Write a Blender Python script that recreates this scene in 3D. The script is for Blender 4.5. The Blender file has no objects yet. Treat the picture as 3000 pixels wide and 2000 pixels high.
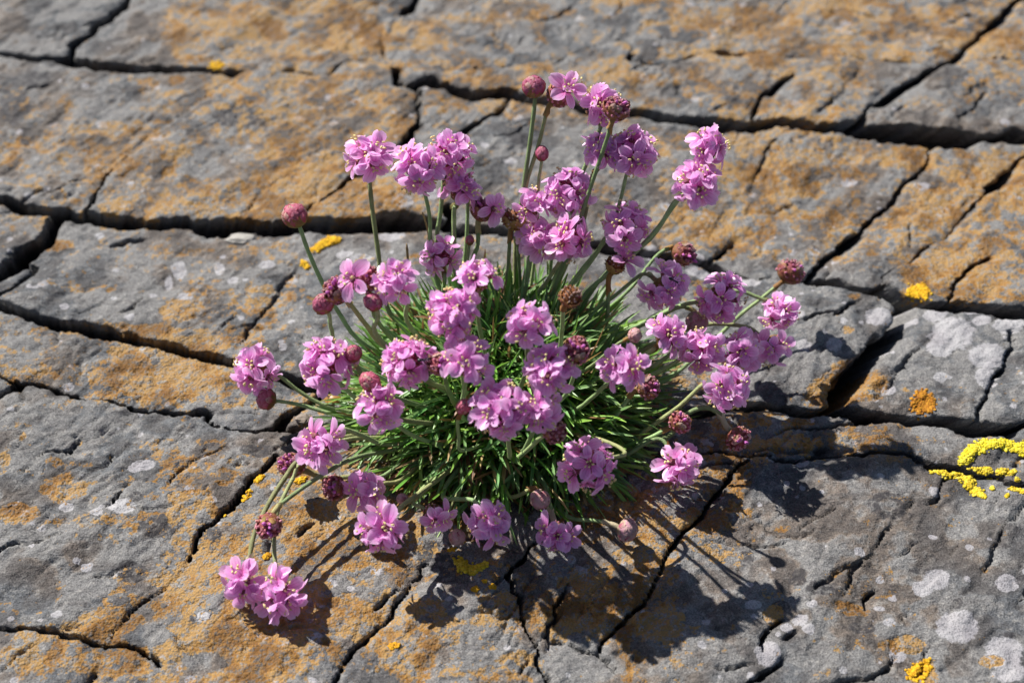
import bpy, math, random
import numpy as np
from mathutils import Vector, Matrix, Euler

R = math.radians
rng = random.Random(7)
nrg = np.random.default_rng(11)
scn = bpy.context.scene
col = scn.collection

# ------------------------------------------------------------------ camera
CAM_H, PITCH, LENS = 0.38, 43.0, 50.0
FPX = LENS / 36.0 * 3000.0                      # focal length in pixels of the 3000 px photograph
cam_d = bpy.data.cameras.new('camera')
cam = bpy.data.objects.new('camera', cam_d)
col.objects.link(cam)
cam.location = (0, 0, CAM_H)
cam.rotation_euler = (R(90 - PITCH), 0, 0)
cam_d.lens = LENS
cam_d.sensor_width = 36
cam_d.clip_start = 0.01
cam_d.clip_end = 500
cam_d.dof.use_dof = True
cam_d.dof.focus_distance = 0.485
cam_d.dof.aperture_fstop = 10.5
scn.camera = cam

# ------------------------------------------------------------------ sky, sun, exposure
SUN_EL, SUN_TO = 45.5, -40.0                    # light travels towards this heading (deg from +x, negative = towards camera)
world = bpy.data.worlds.new('World')
scn.world = world
world.use_nodes = True
wn = world.node_tree
sky = wn.nodes.new('ShaderNodeTexSky')
sky.sky_type = 'NISHITA'
sky.sun_disc = False
sky.sun_elevation = R(SUN_EL)
tx, ty = math.cos(R(SUN_TO)), math.sin(R(SUN_TO))
sky.sun_rotation = math.atan2(-tx, -ty)         # azimuth of the sun measured from +Y towards +X
sky.air_density = 1.0
sky.dust_density = 0.6
wn.links.new(sky.outputs[0], wn.nodes['Background'].inputs[0])
wn.nodes['Background'].inputs[1].default_value = 0.050
sun_d = bpy.data.lights.new('sun', 'SUN')
sun_d.energy = 4.8
sun_d.angle = R(0.53)
sun_d.color = (1.0, 0.965, 0.91)
sun = bpy.data.objects.new('sun', sun_d)
col.objects.link(sun)
ldir = Vector((tx * math.cos(R(SUN_EL)), ty * math.cos(R(SUN_EL)), -math.sin(R(SUN_EL))))
sun.rotation_euler = ldir.to_track_quat('-Z', 'Y').to_euler()
sun.location = (-0.6, 0.8, 1.2)
scn.view_settings.view_transform = 'Standard'
scn.view_settings.look = 'None'
scn.view_settings.exposure = 0.82
scn.view_settings.gamma = 1.0
scn.render.engine = 'CYCLES'
scn.cycles.max_bounces = 6
scn.cycles.diffuse_bounces = 3
scn.cycles.glossy_bounces = 2

# ------------------------------------------------------------------ photo pixel <-> world
CP, SP = math.cos(R(PITCH)), math.sin(R(PITCH))
D2S = 3000.0 / 2352.0

def ray(u, v):
    a, b = (u - 1500) / FPX, -(v - 1000) / FPX
    return Vector((a, CP + b * SP, -SP + b * CP))

def at_z(u, v, z=0.0):
    d = ray(u, v)
    t = (z - CAM_H) / d.z
    return Vector((0, 0, CAM_H)) + d * t

def at_depth(u, v, t):
    return Vector((0, 0, CAM_H)) + ray(u, v) * t

def depth_of(p):
    return p.y * CP - (p.z - CAM_H) * SP

def to_px(p):
    d = depth_of(p)
    b = (p.y * SP + (p.z - CAM_H) * CP) / d
    return (1500 + p.x / d * FPX, 1000 - b * FPX)

# ------------------------------------------------------------------ numpy noise
_T = nrg.random((512, 512)).astype(np.float32)

def vnoise(x, y, seed=0):
    x = x + seed * 37.13
    y = y + seed * 91.71
    xi, yi = np.floor(x).astype(np.int64), np.floor(y).astype(np.int64)
    fx, fy = (x - xi), (y - yi)
    fx = fx * fx * (3 - 2 * fx)
    fy = fy * fy * (3 - 2 * fy)
    a, b = _T[xi % 512, yi % 512], _T[(xi + 1) % 512, yi % 512]
    c, d = _T[xi % 512, (yi + 1) % 512], _T[(xi + 1) % 512, (yi + 1) % 512]
    return (a * (1 - fx) + b * fx) * (1 - fy) + (c * (1 - fx) + d * fx) * fy - 0.5

def fbm(x, y, seed=0, octv=4, gain=0.5):
    s, amp = 0, 1.0
    for o in range(octv):
        s = s + amp * vnoise(x * 2 ** o, y * 2 ** o, seed + o * 5)
        amp *= gain
    return s

def sstep(a, b, x):
    t = np.clip((x - a) / (b - a), 0, 1)
    return t * t * (3 - 2 * t)

# ------------------------------------------------------------------ node helpers
class NT:
    def __init__(self, name):
        self.m = bpy.data.materials.new(name)
        self.m.use_nodes = True
        self.t = self.m.node_tree
        self.bsdf = self.t.nodes['Principled BSDF']
        self.out = self.t.nodes['Material Output']
    def n(self, typ, **kw):
        nd = self.t.nodes.new(typ)
        for k, v in kw.items():
            setattr(nd, k, v)
        return nd
    def l(self, a, b):
        self.t.links.new(a, b)
    def val(self, nd, i, v):
        if hasattr(v, 'is_linked') or isinstance(v, bpy.types.NodeSocket):
            self.l(v, nd.inputs[i])
        else:
            nd.inputs[i].default_value = v
    def math(self, op, a, b=0.0, c=0.0, clamp=False):
        nd = self.n('ShaderNodeMath', operation=op, use_clamp=clamp)
        self.val(nd, 0, a); self.val(nd, 1, b); self.val(nd, 2, c)
        return nd.outputs[0]
    def noise(self, vec, scale, detail=4.0, rough=0.55, dist=0.0):
        nd = self.n('ShaderNodeTexNoise')
        if vec is not None:
            self.l(vec, nd.inputs['Vector'])
        nd.inputs['Scale'].default_value = scale
        nd.inputs['Detail'].default_value = detail
        nd.inputs['Roughness'].default_value = rough
        nd.inputs['Distortion'].default_value = dist
        return nd.outputs['Fac']
    def voro(self, vec, scale, feature='F1', out='Distance'):
        nd = self.n('ShaderNodeTexVoronoi', feature=feature)
        self.l(vec, nd.inputs['Vector'])
        nd.inputs['Scale'].default_value = scale
        return nd.outputs[out]
    def ss(self, x, a, b):
        nd = self.n('ShaderNodeMapRange', interpolation_type='SMOOTHSTEP')
        self.val(nd, 0, x)
        nd.inputs[1].default_value = a; nd.inputs[2].default_value = b
        nd.inputs[3].default_value = 0; nd.inputs[4].default_value = 1
        return nd.outputs[0]
    def mix(self, f, a, b, blend='MIX'):
        nd = self.n('ShaderNodeMix', data_type='RGBA', blend_type=blend)
        for i, v in ((0, f), (6, a), (7, b)):
            if isinstance(v, bpy.types.NodeSocket):
                self.l(v, nd.inputs[i])
            elif i == 0:
                nd.inputs[i].default_value = v
            else:
                nd.inputs[i].default_value = (*v, 1) if len(v) == 3 else v
        return nd.outputs[2]
    def attr(self, name, out='Fac'):
        nd = self.n('ShaderNodeAttribute', attribute_name=name)
        return nd.outputs[out]

# ------------------------------------------------------------------ rock material
def rock_material():
    k = NT('lichen_covered_rock')
    P = k.n('ShaderNodeNewGeometry').outputs['Position']
    mp = k.n('ShaderNodeMapping')
    mp.inputs['Rotation'].default_value = (0, 0, R(-57))
    mp.inputs['Scale'].default_value = (0.28, 1.0, 1.0)
    k.l(P, mp.inputs[0])
    S = mp.outputs[0]                       # stretched along the cleavage
    a_or, a_pa, a_dk, a_wm, a_md = (k.attr(a) for a in ('orange', 'pale', 'dark', 'warm', 'medium'))
    nstr = k.noise(S, 190, 3, 0.62)
    ngr = k.noise(P, 480, 3, 0.72)
    nfin = k.noise(P, 1700, 2, 0.7)
    n2 = k.noise(P, 260, 4, 0.70)
    gv = k.voro(P, 900)
    # stone: blue grey to warm grey
    c = k.mix(a_wm, (0.092, 0.096, 0.102), (0.138, 0.112, 0.092))
    c = k.mix(k.ss(a_md, 0.40, 0.66), c, (0.150, 0.146, 0.143))
    c = k.mix(k.math('MULTIPLY', k.ss(nstr, 0.50, 0.72), 0.60), c, (0.062, 0.055, 0.054))
    c = k.mix(k.math('MULTIPLY', k.ss(ngr, 0.50, 0.66), 0.60), c, (0.240, 0.228, 0.213))
    c = k.mix(k.math('MULTIPLY', k.ss(a_md, 0.46, 0.18), 0.60), c, (0.048, 0.043, 0.042))
    # black speckle of the stone and tiny black lichens
    spk = k.math('MULTIPLY', k.ss(n2, 0.55, 0.70), k.ss(a_md, 0.62, 0.42))
    c = k.mix(k.math('MULTIPLY', spk, 0.85), c, (0.024, 0.022, 0.023))
    grain = k.n('ShaderNodeMapRange'); k.l(nfin, grain.inputs[0])
    grain.inputs[1].default_value = 0.28; grain.inputs[2].default_value = 0.72
    grain.inputs[3].default_value = 0.42; grain.inputs[4].default_value = 1.58
    hsv = k.n('ShaderNodeHueSaturation'); k.l(c, hsv.inputs['Color']); k.l(grain.outputs[0], hsv.inputs['Value'])
    c = hsv.outputs[0]
    # pale crusts
    wob = k.math('MULTIPLY', k.math('SUBTRACT', n2, 0.5), 0.75)
    pm = k.ss(k.math('ADD', k.math('ADD', a_pa, k.math('MULTIPLY', wob, 1.5)), k.math('MULTIPLY', k.math('SUBTRACT', ngr, 0.5), 0.8)), 0.42, 0.58)
    pc = k.mix(a_md, (0.28, 0.265, 0.28), (0.40, 0.39, 0.395))
    pc = k.mix(k.math('MULTIPLY', k.ss(nfin, 0.50, 0.62), 0.60), pc, (0.10, 0.095, 0.10))
    pc = k.mix(k.math('MULTIPLY', k.ss(ngr, 0.56, 0.66), 0.5), pc, (0.13, 0.125, 0.13))
    c = k.mix(k.math('MULTIPLY', pm, 0.88), c, pc)
    # dark crusts
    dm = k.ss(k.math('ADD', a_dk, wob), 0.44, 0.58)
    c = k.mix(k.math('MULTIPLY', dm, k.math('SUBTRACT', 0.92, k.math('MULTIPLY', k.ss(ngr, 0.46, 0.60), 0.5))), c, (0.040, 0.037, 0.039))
    # orange crustose lichen: patches, lobes and granules
    f = k.math('ADD', a_or, k.math('MULTIPLY', k.math('SUBTRACT', n2, 0.5), 2.6))
    f = k.math('ADD', f, k.math('MULTIPLY', k.math('SUBTRACT', 0.45, gv), 0.35))
    om = k.ss(f, -0.03, 0.12)
    holes = k.ss(ngr, 0.49, 0.62)
    om = k.math('MULTIPLY', om, k.math('SUBTRACT', 1.0, k.math('MULTIPLY', holes, 0.86)))
    om = k.math('MULTIPLY', om, k.math('SUBTRACT', 1.0, k.math('MULTIPLY', k.ss(nfin, 0.54, 0.66), 0.55)))
    oc = k.mix(k.ss(ngr, 0.34, 0.56), (0.195, 0.085, 0.014), (0.345, 0.178, 0.038))
    oc = k.mix(k.math('MULTIPLY', k.ss(a_md, 0.42, 0.66), 0.6), oc, (0.320, 0.205, 0.080))
    oc = k.mix(k.math('MULTIPLY', k.ss(nfin, 0.52, 0.66), 0.70), oc, (0.070, 0.040, 0.018))
    oc = k.mix(k.math('MULTIPLY', k.ss(a_md, 0.50, 0.22), 0.65), oc, (0.110, 0.050, 0.013))
    oc = k.mix(k.math('MULTIPLY', k.ss(f, 0.34, 0.02), 0.40), oc, (0.34, 0.22, 0.085))      # paler growing rim
    c = k.mix(om, c, oc)
    k.l(c, k.bsdf.inputs['Base Color'])
    k.bsdf.inputs['Roughness'].default_value = 0.82
    k.bsdf.inputs['Specular IOR Level'].default_value = 0.28
    # relief
    h = k.math('MULTIPLY', nfin, 0.30)
    h = k.math('ADD', h, k.math('MULTIPLY', ngr, 0.60))
    h = k.math('ADD', h, k.math('MULTIPLY', nstr, 1.0))
    h = k.math('ADD', h, k.math('MULTIPLY', k.ss(a_or, -0.3, 0.3), k.math('MULTIPLY', gv, -0.42)))
    b = k.n('ShaderNodeBump')
    b.inputs['Strength'].default_value = 0.9
    b.inputs['Distance'].default_value = 0.0013
    k.l(h, b.inputs['Height'])
    k.l(b.outputs[0], k.bsdf.inputs['Normal'])
    return k.m

M_ROCK = rock_material()

# ------------------------------------------------------------------ plant materials (colour from the mesh, varied per object)
def plant_material(name, rough=0.5, trans=0.0, spec=0.3, vary=0.12, bump=0.0, bscale=900, veins=False):
    k = NT(name)
    c = k.attr('Col', 'Color')
    if veins:
        uv = k.n('ShaderNodeAttribute', attribute_name='PUV').outputs['Vector']
        sep = k.n('ShaderNodeSeparateXYZ'); k.l(uv, sep.inputs[0])
        wv = k.math('COSINE', k.math('MULTIPLY', sep.outputs[0], 11.0))
        wv = k.ss(wv, 0.62, 1.0)
        fade = k.ss(sep.outputs[1], 1.0, 0.35)
        c = k.mix(k.math('MULTIPLY', k.math('MULTIPLY', wv, fade), 0.62), c, (0.56, 0.09, 0.36))
    oi = k.n('ShaderNodeObjectInfo')
    g = k.n('ShaderNodeNewGeometry').outputs['Position']
    v = k.math('ADD', k.math('MULTIPLY', k.math('SUBTRACT', oi.outputs['Random'], 0.5), 2 * vary), 1.0)
    v = k.math('MULTIPLY', v, k.math('ADD', k.math('MULTIPLY', k.math('SUBTRACT', k.noise(g, 500, 3), 0.5), 0.5), 1.0))
    hs = k.n('ShaderNodeHueSaturation'); k.l(c, hs.inputs['Color']); k.l(v, hs.inputs['Value'])
    hue = k.math('ADD', k.math('MULTIPLY', k.math('SUBTRACT', oi.outputs['Random'], 0.5), 0.02), 0.5)
    k.l(hue, hs.inputs['Hue'])
    c = hs.outputs[0]
    k.l(c, k.bsdf.inputs['Base Color'])
    k.bsdf.inputs['Roughness'].default_value = rough
    k.bsdf.inputs['Specular IOR Level'].default_value = spec
    if bump:
        b = k.n('ShaderNodeBump'); b.inputs['Strength'].default_value = bump; b.inputs['Distance'].default_value = 0.0004
        k.l(k.noise(g, bscale, 4, 0.65), b.inputs['Height']); k.l(b.outputs[0], k.bsdf.inputs['Normal'])
    if trans:
        tr = k.n('ShaderNodeBsdfTranslucent')
        k.l(k.mix(0.22 if veins else 0.0, c, (1.0, 0.62, 1.0)), tr.inputs[0])
        mx = k.n('ShaderNodeMixShader'); mx.inputs[0].default_value = trans
        k.l(k.bsdf.outputs[0], mx.inputs[1]); k.l(tr.outputs[0], mx.inputs[2]); k.l(mx.outputs[0], k.out.inputs[0])
    return k.m

M_PETAL = plant_material('thin_pink_petal', 0.33, 0.52, 0.55, 0.06, 0.0, veins=True)
M_LEAF = plant_material('narrow_green_leaf', 0.40, 0.30, 0.5, 0.22)
M_STEM = plant_material('downy_green_stem', 0.6, 0.0, 0.3, 0.14, 0.8, 1800)
M_BUD = plant_material('papery_crimson_calyx', 0.55, 0.30, 0.35, 0.14, 1.0, 1500)
M_LICH = plant_material('lobed_lichen', 0.8, 0.0, 0.2, 0.1, 0.7, 1600)
M_ANT = plant_material('black_ant_shell', 0.3, 0.0, 0.5, 0.0)

# ------------------------------------------------------------------ mesh helpers
def mesh_np(name, V, F, mats, C=None, attrs=None, uv=None, smooth=True, midx=None):
    V = np.asarray(V, dtype=np.float32)
    me = bpy.data.meshes.new(name)
    if isinstance(F, np.ndarray):
        nf, w = F.shape
        me.vertices.add(len(V)); me.vertices.foreach_set('co', V.ravel())
        me.loops.add(nf * w); me.loops.foreach_set('vertex_index', F.astype(np.int32).ravel())
        me.polygons.add(nf)
        me.polygons.foreach_set('loop_start', np.arange(0, nf * w, w, dtype=np.int32))
        me.polygons.foreach_set('loop_total', np.full(nf, w, dtype=np.int32))
        me.update(calc_edges=True)
    else:
        me.from_pydata([tuple(v) for v in V.tolist()], [], F)
    me.polygons.foreach_set('use_smooth', np.full(len(me.polygons), smooth, dtype=bool))
    for m in (mats if isinstance(mats, (list, tuple)) else [mats]):
        me.materials.append(m)
    if midx is not None:
        me.polygons.foreach_set('material_index', np.asarray(midx, dtype=np.int32))
    if C is not None:
        a = me.attributes.new('Col', 'FLOAT_COLOR', 'POINT')
        C = np.asarray(C, dtype=np.float32)
        C4 = np.ones((len(V), 4), dtype=np.float32); C4[:, :3] = C
        a.data.foreach_set('color', C4.ravel())
    if uv is not None:
        a = me.attributes.new('PUV', 'FLOAT_VECTOR', 'POINT')
        U = np.zeros((len(V), 3), dtype=np.float32); U[:, :2] = uv
        a.data.foreach_set('vector', U.ravel())
    for nme, arr in (attrs or {}).items():
        a = me.attributes.new(nme, 'FLOAT', 'POINT')
        a.data.foreach_set('value', np.asarray(arr, dtype=np.float32))
    me.validate()
    me.update()
    return me

def link(name, me, parent=None, **props):
    o = bpy.data.objects.new(name, me)
    col.objects.link(o)
    if parent is not None:
        o.parent = parent
    for kx, vx in props.items():
        o[kx] = vx
    return o

class MB:
    """collects coloured pieces into one mesh"""
    def __init__(s):
        s.V, s.F, s.C, s.U, s.M = [], [], [], [], []
    def add(s, V, F, C, uv=None, mi=0):
        n = len(s.V)
        s.V += [tuple(v) for v in V]
        s.F += [tuple(i + n for i in f) for f in F]
        s.C += list(C) if (hasattr(C[0], '__len__')) else [tuple(C)] * len(V)
        s.U += list(uv) if uv is not None else [(0.3, 1.0)] * len(V)
        s.M += [mi] * len(F)
    def mesh(s, name, mats):
        return mesh_np(name, s.V, s.F, mats, s.C, uv=s.U, midx=s.M)

def blob(c, r, axis=None, seg=6, rings=4, tip=None):
    """small ellipsoid; r=(rx,ry,rz); axis maps local z"""
    q = Vector((0, 0, 1)).rotation_difference(Vector(axis)) if axis is not None else None
    V, F = [], []
    def put(v):
        v = Vector((v[0] * r[0], v[1] * r[1], v[2] * r[2]))
        if q: v.rotate(q)
        V.append(tuple(v + Vector(c)))
    put((0, 0, -1))
    for i in range(1, rings):
        th = math.pi * i / rings
        for j in range(seg):
            ph = 2 * math.pi * (j + 0.5 * (i % 2)) / seg
            put((math.sin(th) * math.cos(ph), math.sin(th) * math.sin(ph), -math.cos(th)))
    put((0, 0, 1))
    for j in range(seg):
        F.append((0, 1 + (j + 1) % seg, 1 + j))
    for i in range(rings - 2):
        for j in range(seg):
            a, b = 1 + i * seg + j, 1 + i * seg + (j + 1) % seg
            F.append((a, b, b + seg, a + seg))
    last = len(V) - 1
    o = 1 + (rings - 2) * seg
    for j in range(seg):
        F.append((last, o + j, o + (j + 1) % seg))
    return V, F

def tube(pts, rad, seg=7):
    pts = [Vector(p) for p in pts]
    n = len(pts)
    V, F = [], []
    up = Vector((0.3, 0.9, 0.2))
    for i, p in enumerate(pts):
        t = (pts[min(i + 1, n - 1)] - pts[max(i - 1, 0)]).normalized()
        s = t.cross(up)
        if s.length < 1e-3: s = t.cross(Vector((1, 0, 0)))
        s.normalize(); b = s.cross(t)
        r = rad[i] if hasattr(rad, '__len__') else rad
        for j in range(seg):
            a = 2 * math.pi * j / seg
            V.append(tuple(p + (s * math.cos(a) + b * math.sin(a)) * r))
    for i in range(n - 1):
        for j in range(seg):
            k2 = (j + 1) % seg
            F.append((i * seg + j, i * seg + k2, (i + 1) * seg + k2, (i + 1) * seg + j))
    F.append(tuple(reversed(range(seg))))
    F.append(tuple((n - 1) * seg + j for j in range(seg)))
    return V, F

def catmull(P, per=5):
    P = [Vector(p) for p in P]
    Q = [P[0] * 2 - P[1]] + P + [P[-1] * 2 - P[-2]]
    out = []
    for i in range(1, len(Q) - 2):
        p0, p1, p2, p3 = Q[i - 1:i + 3]
        for j in range(per):
            t = j / per
            out.append(0.5 * ((2 * p1) + (p2 - p0) * t + (2 * p0 - 5 * p1 + 4 * p2 - p3) * t * t + (3 * p1 - p0 - 3 * p2 + p3) * t ** 3))
    out.append(P[-1])
    return out

# ================================================================== ROCK
# cracks: (points in photo pixels, thickness in photo pixels, depth m, bevel m, splits slabs)
BIG, MED, HAIR = 0.034, 0.016, 0.0020
CR = [
 # back joints
 ([(-150,130),(25,145),(128,164),(204,172),(238,183),(319,191),(374,187),(451,187),(540,196),(595,194),(663,200),(723,208),(820,204),(905,214),(956,221),(1000,186)], 18, MED),
 ([(1000,182),(1055,174),(1115,185),(1162,196),(1204,191),(1272,191),(1357,196),(1404,191),(1476,187),(1544,183),(1595,181),(1629,185),(1650,162),(1680,149),(1723,136),(1778,123),(1829,119)], 12, MED),
 ([(1829,119),(1850,150),(1846,179),(1902,187),(2000,180),(2038,162),(2128,153),(2183,157),(2238,162),(2383,170),(2468,168),(2523,183),(2583,183),(2650,195),(2749,213)], 13, MED),
 ([(2110,168),(2135,156),(2165,165)], 30, MED),
 ([(3060,-60),(2950,30),(2872,102),(2829,145),(2787,187),(2749,213),(2702,247),(2651,272),(2595,298),(2553,323),(2523,362),(2510,380)], 13, MED),
 ([(2760,205),(2820,195),(2876,191),(2953,179),(3120,188)], 9, MED),
 ([(380,-40),(361,8),(276,64),(213,128),(204,170)], 14, MED),
 ([(195,170),(225,180)], 34, BIG),
 ([(1179,26),(1204,0),(1230,-60)], 12, MED),
 ([(1100,60),(1120,120),(1130,185)], 5, HAIR),
 ([(1179,26),(1120,90)], 5, HAIR),
 # middle joints
 ([(1162,196),(1160,225),(1165,250)], 40, BIG),
 ([(1165,250),(1204,251),(1225,276),(1232,323),(1238,366),(1221,379),(1183,413),(1162,451),(1102,485),(1064,510),(1025,536),(985,560),(918,600),(870,660)], 13, MED),
 ([(1300,440),(1357,396),(1383,374),(1425,349),(1472,327),(1489,298),(1497,275)], 12, MED),
 ([(1300,440),(1250,470),(1180,500)], 4, HAIR),
 ([(1204,251),(1250,238),(1298,242),(1336,268),(1383,276),(1438,276),(1489,272),(1544,289),(1595,298),(1663,298),(1697,315),(1770,320),(1863,330),(1893,336),(1957,346),(2000,350),(2085,361),(2170,366),(2225,361),(2272,353),(2323,361),(2366,374),(2391,381),(2451,376),(2510,380),(2553,381),(2617,386),(2680,404),(2744,413),(2808,408),(2893,404),(3000,404),(3140,400)], 27, BIG),
 ([(1220,240),(1262,226),(1300,240)], 20, MED),
 ([(2620,392),(2690,404),(2760,412),(2900,406),(3100,402)], 42, BIG),
 ([(2315,230),(2272,272),(2238,298),(2213,332),(2204,353)], 12, MED),
 ([(2515,217),(2489,255),(2447,298),(2404,336),(2383,374)], 6, 0.005),
 ([(2893,285),(2851,336),(2817,353),(2808,400)], 7, 0.005),
 ([(2310,374),(2289,391),(2255,434),(2234,468),(2190,560)], 7, 0.004),
 ([(2740,415),(2720,470),(2668,519),(2629,566),(2591,595),(2540,634),(2515,667),(2502,693),(2447,718),(2400,756),(2378,782),(2372,812)], 11, MED),
 ([(2515,667),(2470,700)], 26, MED),
 ([(3060,420),(3000,460),(2965,502),(2910,549),(2859,608),(2808,650),(2770,690),(2723,718),(2689,752),(2638,773),(2604,799),(2583,833)], 11, MED),
 ([(2965,505),(2912,548)], 24, MED),
 ([(2160,684),(2128,722),(2094,752),(2080,775)], 7, 0.006),
 ([(714,212),(629,272),(544,332),(459,383),(404,425),(315,510),(264,566),(238,621)], 10, 0.008),
 # long joint through the middle
 ([(-150,560),(0,580),(51,593),(115,602),(179,610),(230,627),(298,631),(362,636),(434,640),(510,642),(595,652),(680,656),(829,654),(870,660),(970,664),(1097,662),(1237,668),(1352,682),(1441,690),(1520,700),(1640,712),(1760,715),(1871,726),(1941,750),(2000,758),(2106,784),(2191,800),(2276,810),(2374,816),(2408,818),(2489,840),(2531,856),(2595,858)], 25, BIG),
 ([(580,655),(700,660),(900,664),(1100,664),(1240,668)], 38, BIG),
 ([(1320,640),(1340,690)], 40, BIG),
 ([(2374,815),(2489,838),(2595,858),(2650,890),(2723,905),(2791,909),(2851,905),(2936,931),(3000,939),(3130,950)], 40, BIG),
 ([(2897,756),(2851,786),(2799,829),(2793,870),(2791,909)], 10, MED),
 # crevice between the two grey blocks
 ([(2660,890),(2640,970),(2595,1025),(2527,1101),(2451,1195),(2436,1220)], 46, BIG),
 ([(2575,1010),(2500,1090),(2440,1190)], 60, 0.013),
 ([(2179,1190),(2289,1203),(2425,1218),(2468,1218),(2565,1236),(2659,1236),(2765,1250),(2872,1268),(2957,1268),(3000,1252),(3130,1220)], 36, BIG),
 ([(1700,1170),(1900,1215),(2050,1210),(2179,1190)], 26, MED),
 ([(2520,890),(2470,920),(2420,930),(2340,960)], 6, 0.004),
 ([(2960,985),(2960,1040),(2905,1130),(2870,1210),(2880,1262)], 12, 0.008),
 ([(2560,1180),(2650,1080),(2700,1010),(2760,940)], 4, HAIR),
 # front right
 ([(1850,1332),(1980,1325),(2060,1328),(2196,1341),(2360,1350),(2450,1335),(2565,1337),(2638,1346),(2702,1363),(2744,1376),(2808,1386),(2855,1397),(2936,1403),(2970,1427),(3000,1431),(3130,1440)], 13, MED),
 ([(2100,1330),(2290,1325),(2400,1330),(2510,1315)], 26, 0.006),
 ([(2240,1290),(2330,1260),(2430,1262),(2560,1240)], 5, 0.005),
 ([(2000,1380),(2120,1370),(2200,1346)], 8, 0.004),
 ([(2936,1403),(2960,1385),(3000,1340),(3100,1300)], 10, 0.006),
 ([(2196,1346),(2162,1384),(2106,1448),(2064,1507),(2000,1592),(1965,1648),(1923,1716),(1893,1788),(1834,1839),(1778,1886),(1761,1922)], 9, MED),
 ([(1591,1601),(1532,1665),(1493,1703),(1510,1741),(1532,1763),(1536,1822),(1557,1869),(1583,1920),(1587,1950),(1604,2000),(1640,2100)], 10, MED),
 ([(1700,1430),(1640,1530),(1591,1601)], 6, 0.006),
 ([(1493,1703),(1451,1733)], 5, HAIR),
 ([(1585,1925),(1604,1880),(1617,1831),(1651,1741),(1663,1711)], 6, 0.005),
 ([(1604,1888),(1680,1903),(1723,1916),(1761,1922),(1800,1990)], 9, 0.007),
 ([(1570,1928),(1519,1980)], 10, 0.005),
 ([(2640,1540),(2600,1570),(2560,1630)], 9, 0.004), ([(2672,1480),(2640,1540)], 4, HAIR), ([(2560,1630),(2500,1700),(2460,1765)], 4, HAIR),
 ([(2567,1735),(2530,1775),(2535,1800)], 10, 0.004),
 ([(2290,1828),(2250,1880),(2230,1925)], 14, 0.006), ([(2340,1880),(2300,1920)], 6, HAIR), ([(2275,1960),(2200,2030)], 7, 0.005),
 ([(2745,1900),(2710,1940),(2665,2010)], 12, 0.006), ([(2800,1790),(2770,1850)], 7, HAIR), ([(2850,1720),(2800,1800)], 3, HAIR),
 ([(2650,1805),(2630,1828)], 7, HAIR), ([(2320,1600),(2370,1590),(2400,1560)], 8, HAIR), ([(2080,1590),(2200,1605),(2320,1600)], 4, HAIR),
 ([(3000,1480),(2900,1630),(2860,1700)], 4, HAIR), ([(2700,1590),(2660,1620),(2620,1650)], 3, HAIR), ([(2810,1600),(2780,1634),(2760,1636)], 5, HAIR),
 ([(2050,1975),(2130,1984),(2200,1975)], 4, HAIR),
 # front left
 ([(1255,1660),(1221,1707),(1200,1741),(1166,1797),(1128,1843),(1064,1894),(1026,1958),(1000,1997),(960,2080)], 8, 0.007),
 ([(1190,1715),(1140,1770),(1105,1810)], 6, 0.004),
 ([(820,1345),(744,1414),(689,1478),(642,1537),(595,1597),(549,1673)], 12, MED),
 ([(549,1673),(520,1710),(493,1729),(451,1754),(383,1805),(336,1852),(317,1898)], 6, 0.005),
 ([(-120,1850),(0,1852),(85,1858),(162,1875),(238,1896),(315,1905),(353,1900),(408,1907),(447,1928),(476,1958)], 14, MED),
 ([(317,1907),(298,1958),(268,1997),(230,2080)], 6, 0.005), ([(110,1840),(110,1860)], 5, HAIR),
 ([(-80,1690),(0,1648),(34,1626),(60,1609),(119,1622),(196,1588)], 8, 0.005),
 ([(306,1503),(349,1452),(395,1418)], 11, 0.005), ([(506,1427),(553,1371),(617,1333),(660,1310)], 7, 0.004), ([(300,1370),(330,1330)], 6, HAIR),
 ([(250,1717),(330,1700),(395,1672)], 5, HAIR), ([(780,1640),(810,1590)], 5, HAIR), ([(875,1580),(925,1540)], 6, 0.004), ([(680,1382),(715,1355)], 7, HAIR),
 ([(520,1880),(560,1930),(620,1960)], 3, HAIR), ([(0,1990),(40,1960),(100,1920)], 5, HAIR),
 # left
 ([(-120,880),(0,902),(77,926),(149,941),(238,947),(315,970),(383,986),(447,999),(532,1012),(595,1033),(638,1046),(700,1072),(800,1095),(900,1135),(1000,1150)], 31, BIG),
 ([(617,990),(640,955),(680,922),(700,905)], 5, HAIR), ([(672,1030),(744,943),(808,863),(850,800),(868,773)], 6, 0.004),
 ([(-100,920),(0,866),(51,837),(85,803),(94,778),(64,770),(40,775)], 12, MED),
 ([(-120,850),(0,785),(64,740),(130,690),(160,640)], 46, BIG),
 ([(320,705),(370,692),(425,690)], 10, 0.004),
 ([(-90,1210),(0,1165),(38,1139),(77,1126),(149,1139),(213,1160),(298,1173),(383,1186),(468,1195),(532,1207),(604,1207),(612,1233),(680,1258),(765,1267),(850,1271),(905,1267),(1010,1262)], 12, MED),
 ([(500,1205),(560,1212),(606,1208)], 20, MED),
 ([(-90,1085),(0,1105),(77,1126)], 9, MED),
 ([(819,1262),(854,1225),(905,1195),(960,1160)], 26, MED),
 ([(640,1205),(714,1207),(762,1217)], 4, HAIR),
 ([(885,1270),(829,1310),(787,1338)], 4, HAIR), ([(240,1280),(200,1310),(130,1335),(60,1400)], 6, 0.004), ([(380,1170),(420,1140)], 4, HAIR),
 ([(0,760),(30,720),(110,690)], 6, HAIR),
]

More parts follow.
